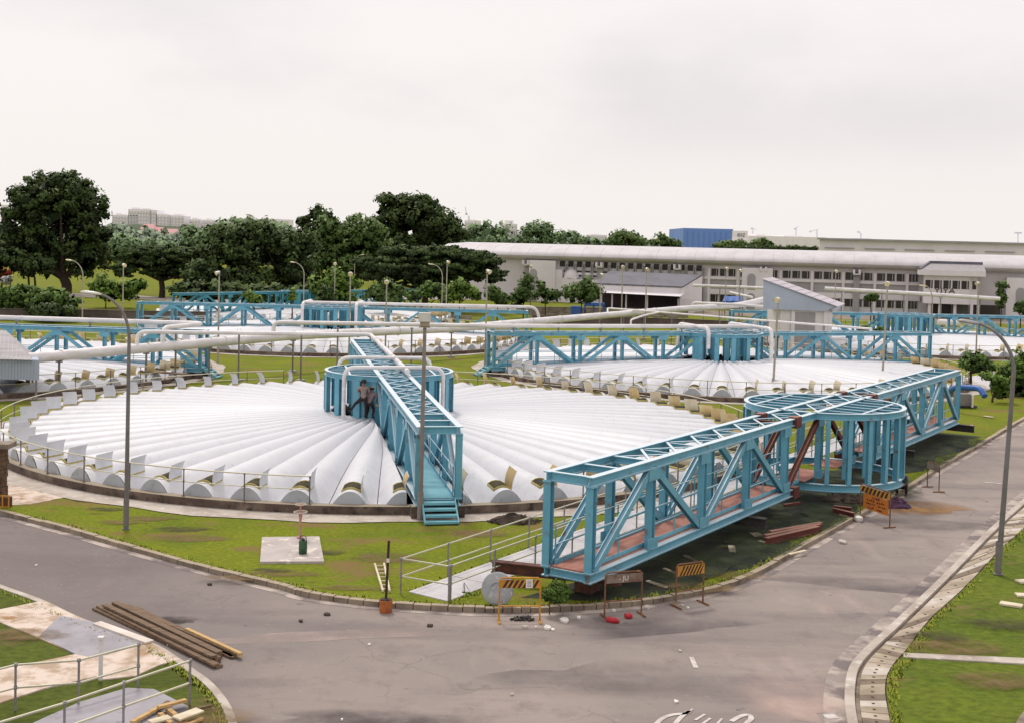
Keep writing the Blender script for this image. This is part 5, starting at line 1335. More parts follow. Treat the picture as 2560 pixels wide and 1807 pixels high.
# clutter near the factory: low walls, tarps, tank
def lowwall(label, pts, z, mat=CONCD, th=.25, name='low_wall'):
    P = [G(*p) for p in pts]; Pb = [p+Vector((0, th, 0)) for p in P]; mb = MB(); strip(mb, P, Pb, 0, z)
    strip(mb, [p+Vector((0, -.06, 0)) for p in P], [p+Vector((0, th+.06, 0)) for p in P], z, z+.08)
    return tag(mb.build(name, mat), label, 'wall')
lowwall('long stained retaining wall below the shrubs at left', [(-60, 802), (120, 800), (330, 805), (520, 808)], 1.1, pmat('retaining_wall', (.17, .135, .125), (.10, .08, .075), .6, .9, bmp=.3))
lowwall('long brown parapet wall behind the bridge beyond the lawn, right part', [(1330, 812), (1500, 815), (1720, 822), (1925, 832)], 1.0, pmat('brown_parapet', (.15, .11, .105), (.10, .075, .07), .5, .9), name='parapet_wall')
lowwall('beige topped parapet wall in front of the loading shed', [(1290, 786), (1500, 789), (1720, 795)], .95, CONCD, name='parapet_wall')
lowwall('low pale wall behind the bridge beyond the lawn, left part', [(560, 792), (800, 795), (1000, 798), (1180, 800)], .35, CONC)
for i, px in enumerate(range(1340, 1720, 38)):
    p = G(px, 800+(px-1340)*.02); mb = MB(); mb.box((0, 0, .35), (1.1, .5, .7)); mb.box((0, 0, .74), (1.2, .6, .08)); mb.tube([(-.3, 0, .78), (-.3, 0, 1.05), (.3, 0, 1.05), (.3, 0, .78)], .03, 6)
    ob = mb.build('valve_pit_cover', CONCD, origin=Vector((0, 0, 0))); ob.location = p; tag(ob, 'small concrete valve pit with a bent handle, in the row before the loading shed', 'valve pit', 'valve pits before the loading shed')
bt = thing('blue_machine', 'blue machinery on a frame in front of the stepped factory tower', 'machine', G(1455, 792))
o = bt.location; k = o.y/FPX
def bx(px, py, w_, h_, mb, d=1.0): c = W(px, py, o.y); mb.box(c, (w_*k, d, h_*k)); return mb
bx(1440, 777, 26, 22, MB()).build('motor_housing', TARP, bt, origin=o); bx(1486, 762, 50, 9, MB()).build('hood', TARP, bt, origin=o)
mb = MB(); [bx(px, 776, 3, 26, mb) for px in (1462, 1484, 1510)]; mb.build('frame_leg', TARP, bt, origin=o); bx(1472, 780, 22, 10, MB()).build('gearbox', CONCD, bt, origin=o)
o = G(1832, 790); tp = thing('tarpaulin_shelter', 'bright blue tarpaulin stretched over a frame beside the arched window tower', 'shelter', o); k = o.y/FPX
mb = MB(); P_ = [W(1806+i*8.3, 752+(0 if i % 2 else 2), o.y-1) for i in range(7)]; Q_ = [W(1812+i*7.6, 741, o.y+1.2) for i in range(7)]; R_ = [p+Vector((0, 0, -.8)) for p in P_]
mb.v += [tuple(p) for p in Q_+P_+R_]
for i in range(6): mb.f += [(i, i+1, 7+i+1, 7+i), (7+i, 7+i+1, 14+i+1, 14+i)]; mb.m += [0, 0]
mb.build('sheet', TARP, tp, origin=o); mb = MB()
for p in (P_[0], P_[-1], Q_[0], Q_[-1]): mb.tube([(p.x, p.y, 0), tuple(p)], .05, 6)
mb.build('frame', GALV, tp, origin=o)
o = G(2372, 832); wt = thing('white_storage_tank', 'white rounded storage tank on blue legs beyond the right edge truss', 'storage tank', o); k = o.y/FPX
c = W(2372, 808, o.y); mb = MB(); L_ = 27*k; mb.tube([c+Vector((-L_, 0, .0)), c+Vector((-L_*.92, 0, 0)), c+Vector((L_*.9, 0, 0)), c+Vector((L_, 0, 0))], [.25, .42, .42, .2], 16); mb.build('vessel', PIPE, wt, origin=o, smooth=True)
for dx in (-.6, .6):
    mb = MB(); mb.box((c.x+dx*L_, c.y, c.z/2-.2), (.12, .5, c.z-.4)); mb.build('leg', TARP, wt, origin=o)

# ------------------------------------------------------------------ things lying about the site
# guard rails beside the footpaths
def fence(label, P, h, rails=(1.0, .5), mat=RAILM, postr=.024, lead=None, n=None, zb=0, extra=None, r=.022):
    """P: list of ground points (posts)"""
    o = Vector(P[0]); root = thing('hand_railing', label, 'railing', o, 0, 'pipe handrails beside the paths')
    for k in rails:
        mb = MB(); mb.tube([Vector(p)+Vector((0, 0, h*k)) for p in P], r, 8); mb.build('rail', mat, root, origin=o)
    for p in P:
        p = Vector(p); mb = MB(); mb.tube([p, p+Vector((0, 0, h))], postr, 8); mb.lathe([(.035, -.03), (.045, 0), (.035, .03)], p+Vector((0, 0, h*.5)), 8); mb.lathe([(.038, -.03), (.046, 0), (.03, .035), (.001, .04)], p+Vector((0, 0, h)), 8)
        mb.build('post', GALV, root, origin=o)
    return root
pL = [pa-pdir*.25+Vector((-.05, .05, 0))+pdir*(i*2.05) for i in range(18)]
side = (pb-pa).normalized()
pR = [pb+side*.03+pdir*(i*2.05) for i in range(18)]
start = [pR[0], pL[0]]
fl = fence('pipe handrail on the left side of the footpath, closed across its end', [pR[0]]+pL, .92)
fence('pipe handrail on the right side of the footpath under the lying truss', [pR[0]+pdir*.08]+pR[1:], .92, mat=RAILM)
Q1 = [G(-160, 1818, 0), G(38, 1788, 0), G(194, 1728, 0), G(345, 1698, 0)]
fence('pipe handrail at bottom left, the farther of two, with a white post wrap', [G(-160, 1830), G(38, 1775), G(196, 1762), G(345, 1718)], .88, r=.022)
fence('pipe handrail at bottom left, the nearer of two', [G(-140, 1990), G(-20, 1940), G(160, 1880), G(308, 1824), G(474, 1762)], .88, r=.024)
mb = MB(); a = G(250, 1705); mb.tube([a+Vector((0, .03, .05)), a+Vector((0, .03, .90))], .045, 10); mb.box(a+Vector((0, .03, .91)), (.12, .12, .05)); tag(mb.build('white_tube', PIPE), 'white plastic tube hung upright on the farther bottom left handrail', 'tube')

# traffic barriers
def barrier(label, a, b, h, board_h, paint, stripes=True, boardmat=None, frame=None, legs=True, lean=0, mid=True, name='road_barrier', cat='barrier'):
    a, b = Vector(a), Vector(b); o = (a+b)/2; d = (b-a); L = d.length; d.normalize(); an = atan2(d.y, d.x)
    root = thing(name, label, cat, o, an, 'road barriers along the kerb')
    frame = frame or paint
    mb = MB(); w_ = L/2; P = [(-w_, 0, .02), (-w_, 0, h-.06), (-w_+.06, 0, h), (w_-.06, 0, h), (w_, 0, h-.06), (w_, 0, .02)]
    mb.tube(P, .022, 8); mb.build('frame', frame, root)
    if mid:
        mb = MB(); mb.tube([(-w_, 0, h*.36), (w_, 0, h*.36)], .018, 8); mb.build('cross_bar', frame, root)
    for s in (-1, 1):
        mb = MB(); mb.beam((s*w_, -.24, .02), (s*w_, .24, .02), .05, .035); mb.build('foot', frame, root)
    mb = MB(); mb.box((0, -.028, h-.04-board_h/2), (L-.02, .018, board_h)); bd = mb.build('board', boardmat or paint, root)
    if stripes:
        mb = MB(); n = 7; z0, z1 = h-.035-board_h, h-.045; sl = board_h*.55
        for i in range(n):
            x = -w_+.06+(L-.14)*i/n; ww = (L/n)*.46
            mb.add([(x, -.0395, z0), (x+ww, -.0395, z0), (min(w_-.02, x+ww+sl), -.0395, z1), (min(w_-.02, x+sl), -.0395, z1)], [(0, 1, 2, 3)])
        mb.build('stripes', BLK, bd)
    return root, bd
B1, bd1 = barrier('yellow road barrier with black slanted stripes and a paper notice, beside the white disc', G(1247, 1553, RZ), G(1349, 1553, RZ), 1.08, .20, YEL)
mb = MB(); mb.box((.22, -.05, .95), (.17, .008, .21)); mb.build('notice', PAPER, B1)
mb = MB()
for i in range(5): mb.box((.22, -.056, 1.02-i*.033), (.11-.02*(i % 2), .004, .008))
mb.build('notice_text', BLK, B1)
GREYR = pmat('rusty_grey_board', (.26, .21, .17), (.16, .09, .06), 3, .8, speck=((.4, .16, .03), 5, .6, .7))
RUSTF = pmat('rusty_frame', (.22, .10, .05), (.14, .06, .04), 5, .8, speck=((.5, .26, .04), 6, .58, .68))
B2, bd2 = barrier('rusty grey road barrier with white painted marks, under the near end of the lying truss', G(1511, 1543, RZ), G(1603, 1536, RZ), 1.12, .22, GREYR, False, GREYR, RUSTF)
text_mesh('- JU', .17, Matrix.Translation((-.02, -.042, .97)) @ Matrix.Rotation(pi/2, 4, 'X'), 'painted_marks', PAPER, B2, extrude=.002)
barrier('orange road barrier with black slanted stripes standing third along the kerb', G(1689, 1517, RZ), G(1757, 1507, RZ), 1.10, .26, YEL, True, YEL, RUSTF)
B4, bd4 = barrier('striped road barrier carrying an orange sign board with rows of text', G(2150, 1293, RZ), G(2224, 1319, RZ), 1.2, .22, YEL, True, YEL, RUSTF)
Lb = (G(2150, 1293, RZ)-G(2224, 1319, RZ)).length
mb = MB(); mb.box((.09, -.05, .66), (Lb-.28, .02, .52)); sg = mb.build('sign_board', ORG, B4)
mb = MB(); r_ = random.Random(3)
for row, (z, n) in enumerate(((.85, 4), (.73, 9), (.62, 10), (.48, 7))):
    for i in range(n):
        wl_ = (Lb-.4)/11; x = .09+(i-(n-1)/2)*wl_
        if n > 4 and i == n//2: continue
        for q in range(2): mb.box((x+r_.uniform(-.02, .02), -.063, z+r_.uniform(-.02, .02)), (wl_*r_.uniform(.3, .75), .004, r_.uniform(.02, .06)))
mb.build('sign_text', RED, B4)
barrier('grey weathered barrier board standing farthest up the road', G(2318, 1217, RZ), G(2347, 1230, RZ), 1.05, .24, GREYR, False, pmat('grey_brown_board', (.30, .24, .19), (.2, .15, .11), 3, .8), RUSTF, mid=False)

# bucket with pole, ladder, valve, slab
o = G(964, 1529, RZ); bk = thing('orange_bucket', 'rusty orange bucket standing at the kerb with a pole in it', 'bucket', o)
mb = MB(); mb.lathe([(.001, 0), (.15, 0), (.165, .10), (.158, .13), (.168, .30), (.18, .31), (.165, .315), (.15, .30), (.001, .27)], o, 18); mb.build('body', pmat('orange_bucket_paint', (.42, .13, .03), (.30, .085, .025), 5, .7, speck=((.12, .05, .03), 8, .6, .7)), bk, origin=o, smooth=True)
mb = MB(); mb.lathe([(.001, .27), (.13, .285), (.15, .33), (.001, .36)], o, 12); mb.build('filling', MUDDY, bk, origin=o)
mb = MB(); mb.tube([o+Vector((.0, 0, .25)), o+Vector((.02, .02, 1.02)), o+Vector((.04, .04, 1.78))], .032, 8); pl = mb.build('striped_pole', BLK, origin=None); tag(pl, 'thin black pole standing in the orange bucket at the kerb', 'pole')
mb = MB(); mb.tube([o+Vector((.028, .028, 1.24)), o+Vector((.031, .031, 1.34))], .036, 8); mb.v = [tuple(Vector(v)-pl.location) for v in mb.v]; mb.build('white_band', PAPER, pl)
mb = MB(); a, b = G(937, 1409, .05), G(957, 1476, .05); c, d = G(960, 1408, .05), G(974, 1477, .05)
oL = a.copy(); ld = thing('ladder', 'short pale ladder lying on the grass behind the orange bucket', 'ladder', oL)
mb.beam(a, b, .05, .06); mb.build('stile', TIMBW, ld, origin=oL); mb = MB(); mb.beam(c, d, .05, .06); mb.build('stile', TIMBW, ld, origin=oL)
for i in range(7):
    t = (i+.5)/7; mb = MB(); mb.tube([a.lerp(b, t), c.lerp(d, t)], .018, 6); mb.build('rung', TIMBW, ld, origin=oL)
mb = MB(); mb.prism([(v.x, v.y) for v in (G(650, 1409), G(810, 1408), G(798, 1345), G(655, 1347))], -.05, .07); tag(mb.build('concrete_slab', pmat('valve_slab', (.50, .44, .42), (.40, .35, .33), 1.2, .9, speck=((.68, .62, .55), 2.5, .55, .66))), 'square concrete slab on the lawn carrying the valve spindle', 'slab')
o = G(750, 1350); o.z = .07; vs_ = thing('valve_spindle', 'faded red valve spindle with pale handwheels on the concrete slab', 'valve', o)
mb = MB(); mb.lathe([(.10, 0), (.10, .04), (.045, .08), (.04, .62), (.055, .66), (.055, .74), (.03, .76), (.025, 1.05)], o, 12); mb.build('spindle', PINKP, vs_, origin=o, smooth=True)
for z, rr in ((.80, .20), (1.03, .16)):
    mb = MB(); mb.tube([o+Vector((rr*cos(t*pi/12), rr*sin(t*pi/12), z)) for t in range(25)], .016, 6)
    for q in range(4): mb.tube([o+Vector((0, 0, z)), o+Vector((rr*cos(q*pi/2), rr*sin(q*pi/2), z))], .012, 6)
    mb.build('handwheel', pmat('pale_wheel', (.55, .45, .38)), vs_, origin=o)
o = G(757, 1389); o.z = .07; dr = thing('green_drum', 'small dark green drum with a wire handle on the concrete slab', 'drum', o)
mb = MB(); mb.lathe([(.001, 0), (.115, 0), (.12, .02), (.12, .15), (.125, .16), (.12, .17), (.12, .36), (.11, .38), (.001, .38)], o, 18); mb.build('body', GREENP, dr, origin=o, smooth=True)
mb = MB(); mb.lathe([(.05, .38), (.05, .44), (.001, .45)], o, 12); mb.tube(elbow([o+Vector((-.09, 0, .36)), o+Vector((-.08, 0, .52)), o+Vector((.08, 0, .52)), o+Vector((.09, 0, .36))], .06), .012, 6); mb.build('handle', DARKM, dr, origin=o)
# white disc
c = G(1243, 1510, .0); c.z = .40; Mx = Matrix.Rotation(radians(-18), 3, 'Z') @ Matrix.Rotation(radians(78), 3, 'X')
mb = MB(); mb.lathe([(.001, -.06), (.38, -.06), (.42, -.03), (.42, .03), (.38, .06), (.16, .055), (.14, .02), (.001, .02)], c, 32, M=Mx)
tag(mb.build('white_disc', pmat('cracked_white_disc', (.38, .40, .41), (.27, .30, .34), 2.2, .7, .45, .6, speck=((.62, .60, .56), 5, .55, .68)), smooth=True), 'large cracked whitish disc leaning at the kerb behind the yellow barrier', 'disc')
# support beams and rusty steel
def rbeam(label, a, b, w_=.2, h_=.2, mat=RUST, name='steel_beam', group=None):
    mb = MB(); mb.ibeam(a, b, w_, h_, t=.03); return tag(mb.build(name, mat), label, 'steel beam', group)
rbeam('rust red beam propping the near end of the lying truss', LY(-18.2, 2.6, .42), LY(-17.2, -.8, .42), .26, .3)
mb = MB(); [mb.box(LY(x, y, .14), (.5, .5, .28), Matrix.Rotation(LYA, 3, 'Z')) for x, y in ((-17.4, .1),)]; tag(mb.build('timber_block', RUST), 'dark block under the near end of the lying truss', 'block')
rbeam('dark beam propping the far end of the lying truss', LY(18.5, -1.5, .42), LY(18.5, 2.2, .42), .3, .34, DARKM)
for i, (x, l) in enumerate(((-8.5, 'dark cross beam under the first third of the lying truss'), (8.5, 'dark cross beam under the last third of the lying truss'))): rbeam(l, LY(x, -1.3, .43), LY(x, 1.3, .43), .25, .3, DARKM)
lab = ['rust red beam in the bundle on the verge, nearest the kerb', 'rust red beam in the bundle on the verge, middle of three', 'rust red beam in the bundle on the verge, farthest from the kerb']
for i, ((x0, y0), (x1, y1)) in enumerate((((1915, 1352), (2045, 1322)), ((1912, 1345), (2050, 1316)), ((1925, 1335), (2053, 1312)))):
    rbeam(lab[i], G(x0, y0, .12)+Vector((0, 0, .0)), G(x1, y1, .12), .17, .22, RED)
rbeam('short rust red beam lying on the dark grass beyond the beam bundle', G(2082, 1275, .1), G(2135, 1288, .1), .16, .2, RED); rbeam('tilted short rust red beam beside the other short beam', G(2085, 1268, .18), G(2128, 1273, .22), .16, .16, RED)
rbeam('thin rust red bar lying under the middle of the lying truss', G(1960, 1262, .05), G(2000, 1256, .05), .08, .08, RED)
# heaps
def heap(label, c, sx, sy, h, mat, seed, name='debris_heap', cat='debris'):
    r = random.Random(seed); mb = MB(); n = 16; rings = 6
    for i in range(rings+1):
        t = i/rings
        for k in range(n):
            a = 2*pi*k/n; q = (1-t)*(1+r.uniform(-.18, .18)); mb.v.append((c.x+sx*q*cos(a), c.y+sy*q*sin(a), c.z-.02+h*(1-(1-t)**2)*(1+r.uniform(-.25, .2))))
    for i in range(rings):
        for k in range(n): mb.f.append((i*n+k, i*n+(k+1) % n, (i+1)*n+(k+1) % n, (i+1)*n+k)); mb.m.append(0)
    for j in range(22):
        a = r.uniform(0, 2*pi); q = r.uniform(.2, 1.0); p = Vector((c.x+sx*q*cos(a), c.y+sy*q*sin(a), c.z+h*(1-q)*.8+.03)); e = Vector((r.uniform(-1, 1), r.uniform(-1, 1), r.uniform(-.2, .35)))*min(sx, sy)*.45
        mb.beam(p-e, p+e, r.uniform(.02, .06), r.uniform(.02, .05))
    return tag(mb.build(name, mat), label, cat)
heap('dark heap of scrap on the lawn between the steps and the footpath rail', G(1285, 1305), .85, .45, .30, MUDDY, 1)
heap('dark scrap heap under the drum of the lying truss', G(2110, 1250), .9, .7, .25, MUDDY, 2)
heap('purple dark bundle of tarpaulin behind the orange sign board', G(2240, 1266, RZ), .55, .4, .35, pmat('purple_tarp', (.10, .04, .08), (.06, .03, .07), 3, .8), 3, 'tarpaulin_bundle', 'tarpaulin')
heap('tangle of dark cable at the foot of the yellow barrier', G(1310, 1548, RZ), .35, .14, .06, DARKM, 4, 'cable_tangle', 'cable')
heap('muddy rubble on the grass at far left beyond the thick pipe', G(690, 880), 1.0, .4, .18, MUDDY, 7)
# rust stain and water stain on the road
def blot(name, c, sx, sy, mat, seed, rot=0, z=RZ+.008):
    r = random.Random(seed); pts = []
    for k in range(28):
        a = 2*pi*k/28; q = 1+.22*sin(3*a+seed)+.14*sin(7*a+seed*2)+r.uniform(-.08, .08); x, y = sx*q*cos(a), sy*q*sin(a); pts.append((c.x+x*cos(rot)-y*sin(rot), c.y+x*sin(rot)+y*cos(rot), z))
    if z > 0: pts = [tuple(clip_lawn(Vector(p), Vector((c.x, c.y, z)))) for p in pts] if name == 'painted_shade' else pts
    mb = MB(); mb.poly(pts); return struct(mb.build(name, mat, origin=Vector((c.x, c.y, z))))
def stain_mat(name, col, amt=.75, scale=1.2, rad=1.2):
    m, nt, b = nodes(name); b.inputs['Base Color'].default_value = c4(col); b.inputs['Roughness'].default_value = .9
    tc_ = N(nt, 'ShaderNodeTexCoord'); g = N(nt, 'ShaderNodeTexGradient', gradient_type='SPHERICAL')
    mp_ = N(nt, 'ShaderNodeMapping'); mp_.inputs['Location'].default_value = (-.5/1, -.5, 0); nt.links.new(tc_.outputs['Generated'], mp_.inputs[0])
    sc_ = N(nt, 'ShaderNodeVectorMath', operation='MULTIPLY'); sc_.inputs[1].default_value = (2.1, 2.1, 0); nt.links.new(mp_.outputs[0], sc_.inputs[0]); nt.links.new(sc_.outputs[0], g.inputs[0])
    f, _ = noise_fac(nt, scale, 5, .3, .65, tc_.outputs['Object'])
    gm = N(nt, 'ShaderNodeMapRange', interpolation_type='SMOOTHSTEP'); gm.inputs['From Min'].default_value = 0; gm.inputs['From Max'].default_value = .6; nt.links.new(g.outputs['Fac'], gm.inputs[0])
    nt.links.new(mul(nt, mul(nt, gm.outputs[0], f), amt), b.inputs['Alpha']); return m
blot('road_stain', G(2275, 1266, RZ), 2.2, 1.5, stain_mat('rust_dust', (.38, .20, .07), .95, .8), 1)
blot('road_stain', G(2300, 1310, RZ), 2.8, 1.1, stain_mat('damp_patch', (.14, .12, .12), .42, .5), 2)
blot('road_stain', G(1640, 1560, RZ), 3.6, .9, stain_mat('dark_asphalt_a', (.12, .10, .11), .5, .4), 3, .35)  # darker patch on the asphalt
blot('road_stain', G(2180, 1462, RZ), 4.2, .7, stain_mat('dark_asphalt_b', (.13, .11, .115), .45, .4), 4, -.25, RZ+.010)
blot('road_stain', G(1540, 1700, RZ), 3.2, 1.2, stain_mat('dark_asphalt_c', (.14, .115, .115), .35, .5), 5, .2)
blot('road_stain', G(440, 1548, RZ), .6, .35, stain_mat('oil', (.03, .02, .02), .8, 1.5), 6)
blot('road_stain', G(920, 1795, RZ), 2.0, .6, stain_mat('oil_b', (.07, .055, .06), .65, .8), 7)
blot('road_stain', G(1950, 1740, RZ), 1.2, 1.6, stain_mat('bleached', (.62, .46, .40), .6, .5), 8)
blot('road_stain', G(1880, 1440, RZ), .9, .35, stain_mat('bleached_b', (.58, .44, .37), .7, 1), 9)
blot('road_stain', G(820, 1590, RZ), 4.5, .35, stain_mat('bleached_c', (.55, .43, .38), .5, .9), 10, .22)
DKG = stain_mat('grass_shade_paint', (.035, .05, .014), .85, .9)  # truss shade painted over the grass beside it
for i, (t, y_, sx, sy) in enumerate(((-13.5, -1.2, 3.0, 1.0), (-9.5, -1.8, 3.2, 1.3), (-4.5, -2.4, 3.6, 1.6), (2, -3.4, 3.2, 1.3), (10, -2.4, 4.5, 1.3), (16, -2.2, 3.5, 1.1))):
    p = LY(t, y_, .59); blot('painted_shade', p, sx, sy, DKG, 60+i, LYA, .050+.002*i)
SOILB = stain_mat('bare_soil_patch', (.20, .125, .05), .75, 1.8); SOILD = stain_mat('dark_soil_patch', (.06, .05, .018), .75, 2.2)
for i, (px, py, sx, sy, m_) in enumerate(((450, 1322, 1.1, .45, SOILD), (470, 1345, 1.5, .55, SOILB), (960, 1396, 1.3, .7, SOILB), (700, 1434, 1.6, .4, SOILB), (690, 1425, .7, .3, SOILD), (270, 1272, .8, .35, SOILD), (370, 1295, 1.0, .45, SOILB), (210, 1250, .6, .35, SOILD),
                                          (1190, 1335, 1.2, .5, SOILB), (880, 1470, 1.4, .3, SOILB), (600, 1445, 1.2, .35, SOILB), (820, 1380, .7, .35, SOILD), (1280, 1420, .8, .4, SOILB), (300, 1305, .9, .4, SOILB), (1740, 1470, 1.6, .5, SOILB), (1830, 1440, 1.2, .5, SOILB), (2400, 1620, 1.4, .8, SOILB), (2350, 1590, .8, .5, SOILD), (2500, 1560, 1.1, .6, SOILD), (2480, 1700, 1.2, .7, SOILB), (500, 1790, 1.1, .6, SOILB), (60, 1590, 1.2, .5, SOILB))):
    blot('soil_patch', G(px, py), sx, sy, m_, 20+i, .1, .010+.0012*i)
# painted marks on the road
def ribbon(pts, w_, name='road_marking', z=RZ+.012):
    P = [Vector(p) for p in pts]; L_, R_ = offset_line(P, w_/2), offset_line(P, -w_/2); mb = MB()
    for i in range(len(P)-1): mb.poly([(q.x, q.y, z) for q in (L_[i], L_[i+1], R_[i+1], R_[i])])
    return struct(mb.build(name, ROADPAINT, origin=Vector((P[0].x, P[0].y, z))))
g = lambda *a: [G(x, y, RZ) for x, y in a]
ribbon(g((1728, 1642), (1740, 1669)), .11)
ribbon(g((2462, 1206), (2505, 1208)), .16)
ribbon(g((2062, 1792), (2092, 1790)), .22)
ribbon(spline(g((1625, 1830), (1650, 1800), (1678, 1787), (1715, 1783), (1722, 1777), (1700, 1795), (1672, 1830)), 4), .10)
ribbon(g((1732, 1772), (1712, 1785)), .05)
ribbon(g((1738, 1800), (1762, 1785)), .06); ribbon(g((1752, 1812), (1776, 1795)), .06); ribbon(g((1790, 1812), (1805, 1796)), .05)
ribbon(spline(g((1828, 1803), (1845, 1793), (1858, 1788), (1872, 1787), (1878, 1796), (1866, 1808), (1850, 1825)), 4), .11)
# timber
def plank(label, p, q, w_, h_, mat=TIMB, z=RZ, name='timber_plank', group=None, cat='plank'):
    a, b = G(p[0], p[1], z), G(q[0], q[1], z); a.z = b.z = z+h_/2; mb = MB(); mb.beam(a, b, w_, h_); return tag(mb.build(name, mat), label, cat, group)
pk = [((236, 1524), (545, 1672), .16, .05, 0, 'timber plank in the stack on the road, outermost on the grass side'), ((247, 1518), (556, 1664), .15, .05, .05, 'timber plank in the stack on the road, second from the grass side'),
      ((262, 1522), (553, 1655), .14, .12, .0, 'timber plank in the stack on the road, third from the grass side'), ((270, 1516), (535, 1642), .15, .05, .12, 'short timber plank lying on top of the road stack'),
      ((286, 1514), (548, 1640), .16, .14, .0, 'dark squared timber in the stack on the road, centre'), ((300, 1517), (575, 1640), .15, .05, .0, 'timber plank in the stack on the road, fourth from the grass side'),
      ((318, 1516), (588, 1641), .14, .05, .06, 'timber plank in the stack on the road, second from the tarmac side'), ((330, 1518), (603, 1648), .13, .05, .0, 'timber plank in the stack on the road, outermost on the tarmac side')]
for p, q, w_, h_, dz, l in pk:
    j = random.uniform
    p = (p[0]+j(-9, 9), p[1]+j(-3, 3)); q = (q[0]+j(-22, 14), q[1]+j(-5, 5))
    plank(l, p, q, w_, h_, TIMB, RZ+.01+dz, group='timber planks stacked on the road')
plank('fresh yellow timber lying on the road stack', (466, 1578), (602, 1641), .09, .09, TIMBY, RZ+.07, group='timber planks stacked on the road')
plank('white painted board along the edge of the grey screed', (242, 1558), (374, 1606), .22, .04, PALES, .03)
# pallet wood at bottom
pw = [((395, 1770), (465, 1752), .10, .05, TIMBY, .10, 'orange timber batten across the broken pallet, farthest'), ((330, 1808), (402, 1768), .09, .05, TIMBY, .05, 'orange timber batten leading into the broken pallet'),
      ((440, 1797), (500, 1775), .24, .03, TIMBW, .14, 'pale wide board on top of the broken pallet'), ((375, 1806), (425, 1793), .2, .03, TIMBW, .06, 'pale board at the near side of the broken pallet'),
      ((400, 1790), (428, 1815), .09, .08, TIMBY, .0, 'short orange batten under the pale boards, left'), ((420, 1778), (470, 1820), .09, .08, TIMBY, .0, 'short orange batten under the pale boards, right'), ((392, 1777), (420, 1755), .07, .04, TIMB, .02, 'dark thin batten behind the broken pallet'),
      ((450, 1822), (505, 1798), .08, .05, TIMBY, .02, 'orange batten nearest the bottom edge'), ((480, 1775), (530, 1765), .06, .04, TIMB, .0, 'dark stick on the soil right of the broken pallet')]
for p, q, w_, h_, m_, dz, l in pw: plank(l, p, q, w_, h_, m_, dz+.03, 'scrap_board', 'scrap boards of a broken pallet')
# pale scrap boards and litter on the grass under the truss
sb = [((1618, 1452), (1666, 1468), .12, 'pale bent board on the grass between the grey and the orange barrier'), ((1660, 1421), (1692, 1434), .10, 'pale board on the grass left of the orange barrier top'), ((1712, 1388), (1738, 1401), .12, 'pale board on the dark grass above the orange barrier'),
      ((1828, 1364), (1832, 1379), .20, 'small pale sheet on the dark grass left of the red beam bundle'), ((1885, 1332), (1897, 1340), .30, 'pale square scrap beside the red beam bundle'), ((1898, 1352), (1918, 1358), .12, 'pale scrap touching the left end of the red beam bundle'), ((2100, 1286), (2118, 1291), .12, 'cream board beside the short red beam'),
      ((2460, 1040), (2482, 1043), .25, 'pale board on the lawn beside the far road kerb'), ((2424, 1063), (2432, 1064), .3, 'small pale scrap on the lawn beyond the lying truss'), ((1972, 1386), (2014, 1376), .10, 'thin grey board along the kerb below the red beam bundle')]
for p, q, w_, l in sb: plank(l, p, q, w_, .03, TIMBW, .02, 'scrap_board', None, 'board')
tb3 = [((2545, 1455), (2580, 1453)), ((2540, 1488), (2580, 1490)), ((2500, 1508), (2556, 1517))]
for (p, q), l in zip(tb3, ('stepping slab on the right verge, farthest of three', 'stepping slab on the right verge, middle of three', 'stepping slab on the right verge, nearest of three')): plank(l, p, q, .30, .05, TIMBW, .0, 'stepping_slab', 'stepping slabs on the right verge', 'slab')
r_ = random.Random(21); kk = 0
for px, py, s in ((1313, 1569, .16), (1340, 1568, .07), (1368, 1571, .22), (1382, 1575, .10), (1412, 1552, .25), (1447, 1545, .12), (1690, 1755, .10), (1700, 1628, .08), (1280, 1737, .07), (923, 1612, .07), (855, 1800, .05), (1535, 1527, .12), (1618, 1520, .22), (1706, 1515, .10), (1720, 1520, .08), (90, 1414, .08), (420, 1612, .07), (2105, 1356, .3)):
    p = G(px, py, RZ); a = r_.uniform(0, pi); mb = MB(); n = 6; pts = [(p.x+s*.5*r_.uniform(.6, 1.1)*cos(a+2*pi*i/n), p.y+s*.8*r_.uniform(.6, 1.1)*sin(a+2*pi*i/n)) for i in range(n)]; mb.prism(pts, RZ+.004, RZ+.03+s*.12)
    tag(mb.build('litter_scrap', random.choice([PAPER, PAPER, CONC])), 'small whitish scrap of litter lying on the road surface', 'litter', 'white litter on the road')
for px, py, s in ((690, 1458, .06), (818, 1537, .10), (1075, 1565, .10), (753, 1554, .07), (525, 1462, .08)):
    p = G(px, py, RZ); a = r_.uniform(0, pi); mb = MB(); n = 7; pts = [(p.x+s*r_.uniform(.5, 1.1)*cos(a+2*pi*i/n), p.y+s*r_.uniform(.5, 1.1)*sin(a+2*pi*i/n)) for i in range(n)]; mb.prism(pts, RZ+.004, RZ+.05)
    tag(mb.build('dark_lump', MUDDY), 'small dark lump of dirt lying on the road surface', 'dirt lump', 'dark dirt lumps on the road')
def bottle(label, px, py, l, rz_):
    o = G(px, py, RZ); o.z += .05; d = Vector((cos(rz_), sin(rz_), 0)); mb = MB(); mb.tube([o-d*l/2, o-d*l*.48, o+d*l*.2, o+d*l*.38, o+d*l*.5], [.03, .075, .085, .04, .02], 10); return tag(mb.build('red_container', REDP, smooth=True), label, 'container')
bottle('red plastic container lying on the road before the grey barrier', 1533, 1555, .34, -.5); bottle('smaller red and yellow piece beside the red container', 1572, 1544, .2, .3)
mb = MB(); c = G(2146, 1303, RZ); mb.lathe([(.001, 0), (.1, .01), (.15, .08), (.14, .16), (.08, .2), (.001, .21)], c, 14); tag(mb.build('white_can', PAPER, smooth=True), 'white round can on the kerb left of the orange sign board', 'can')
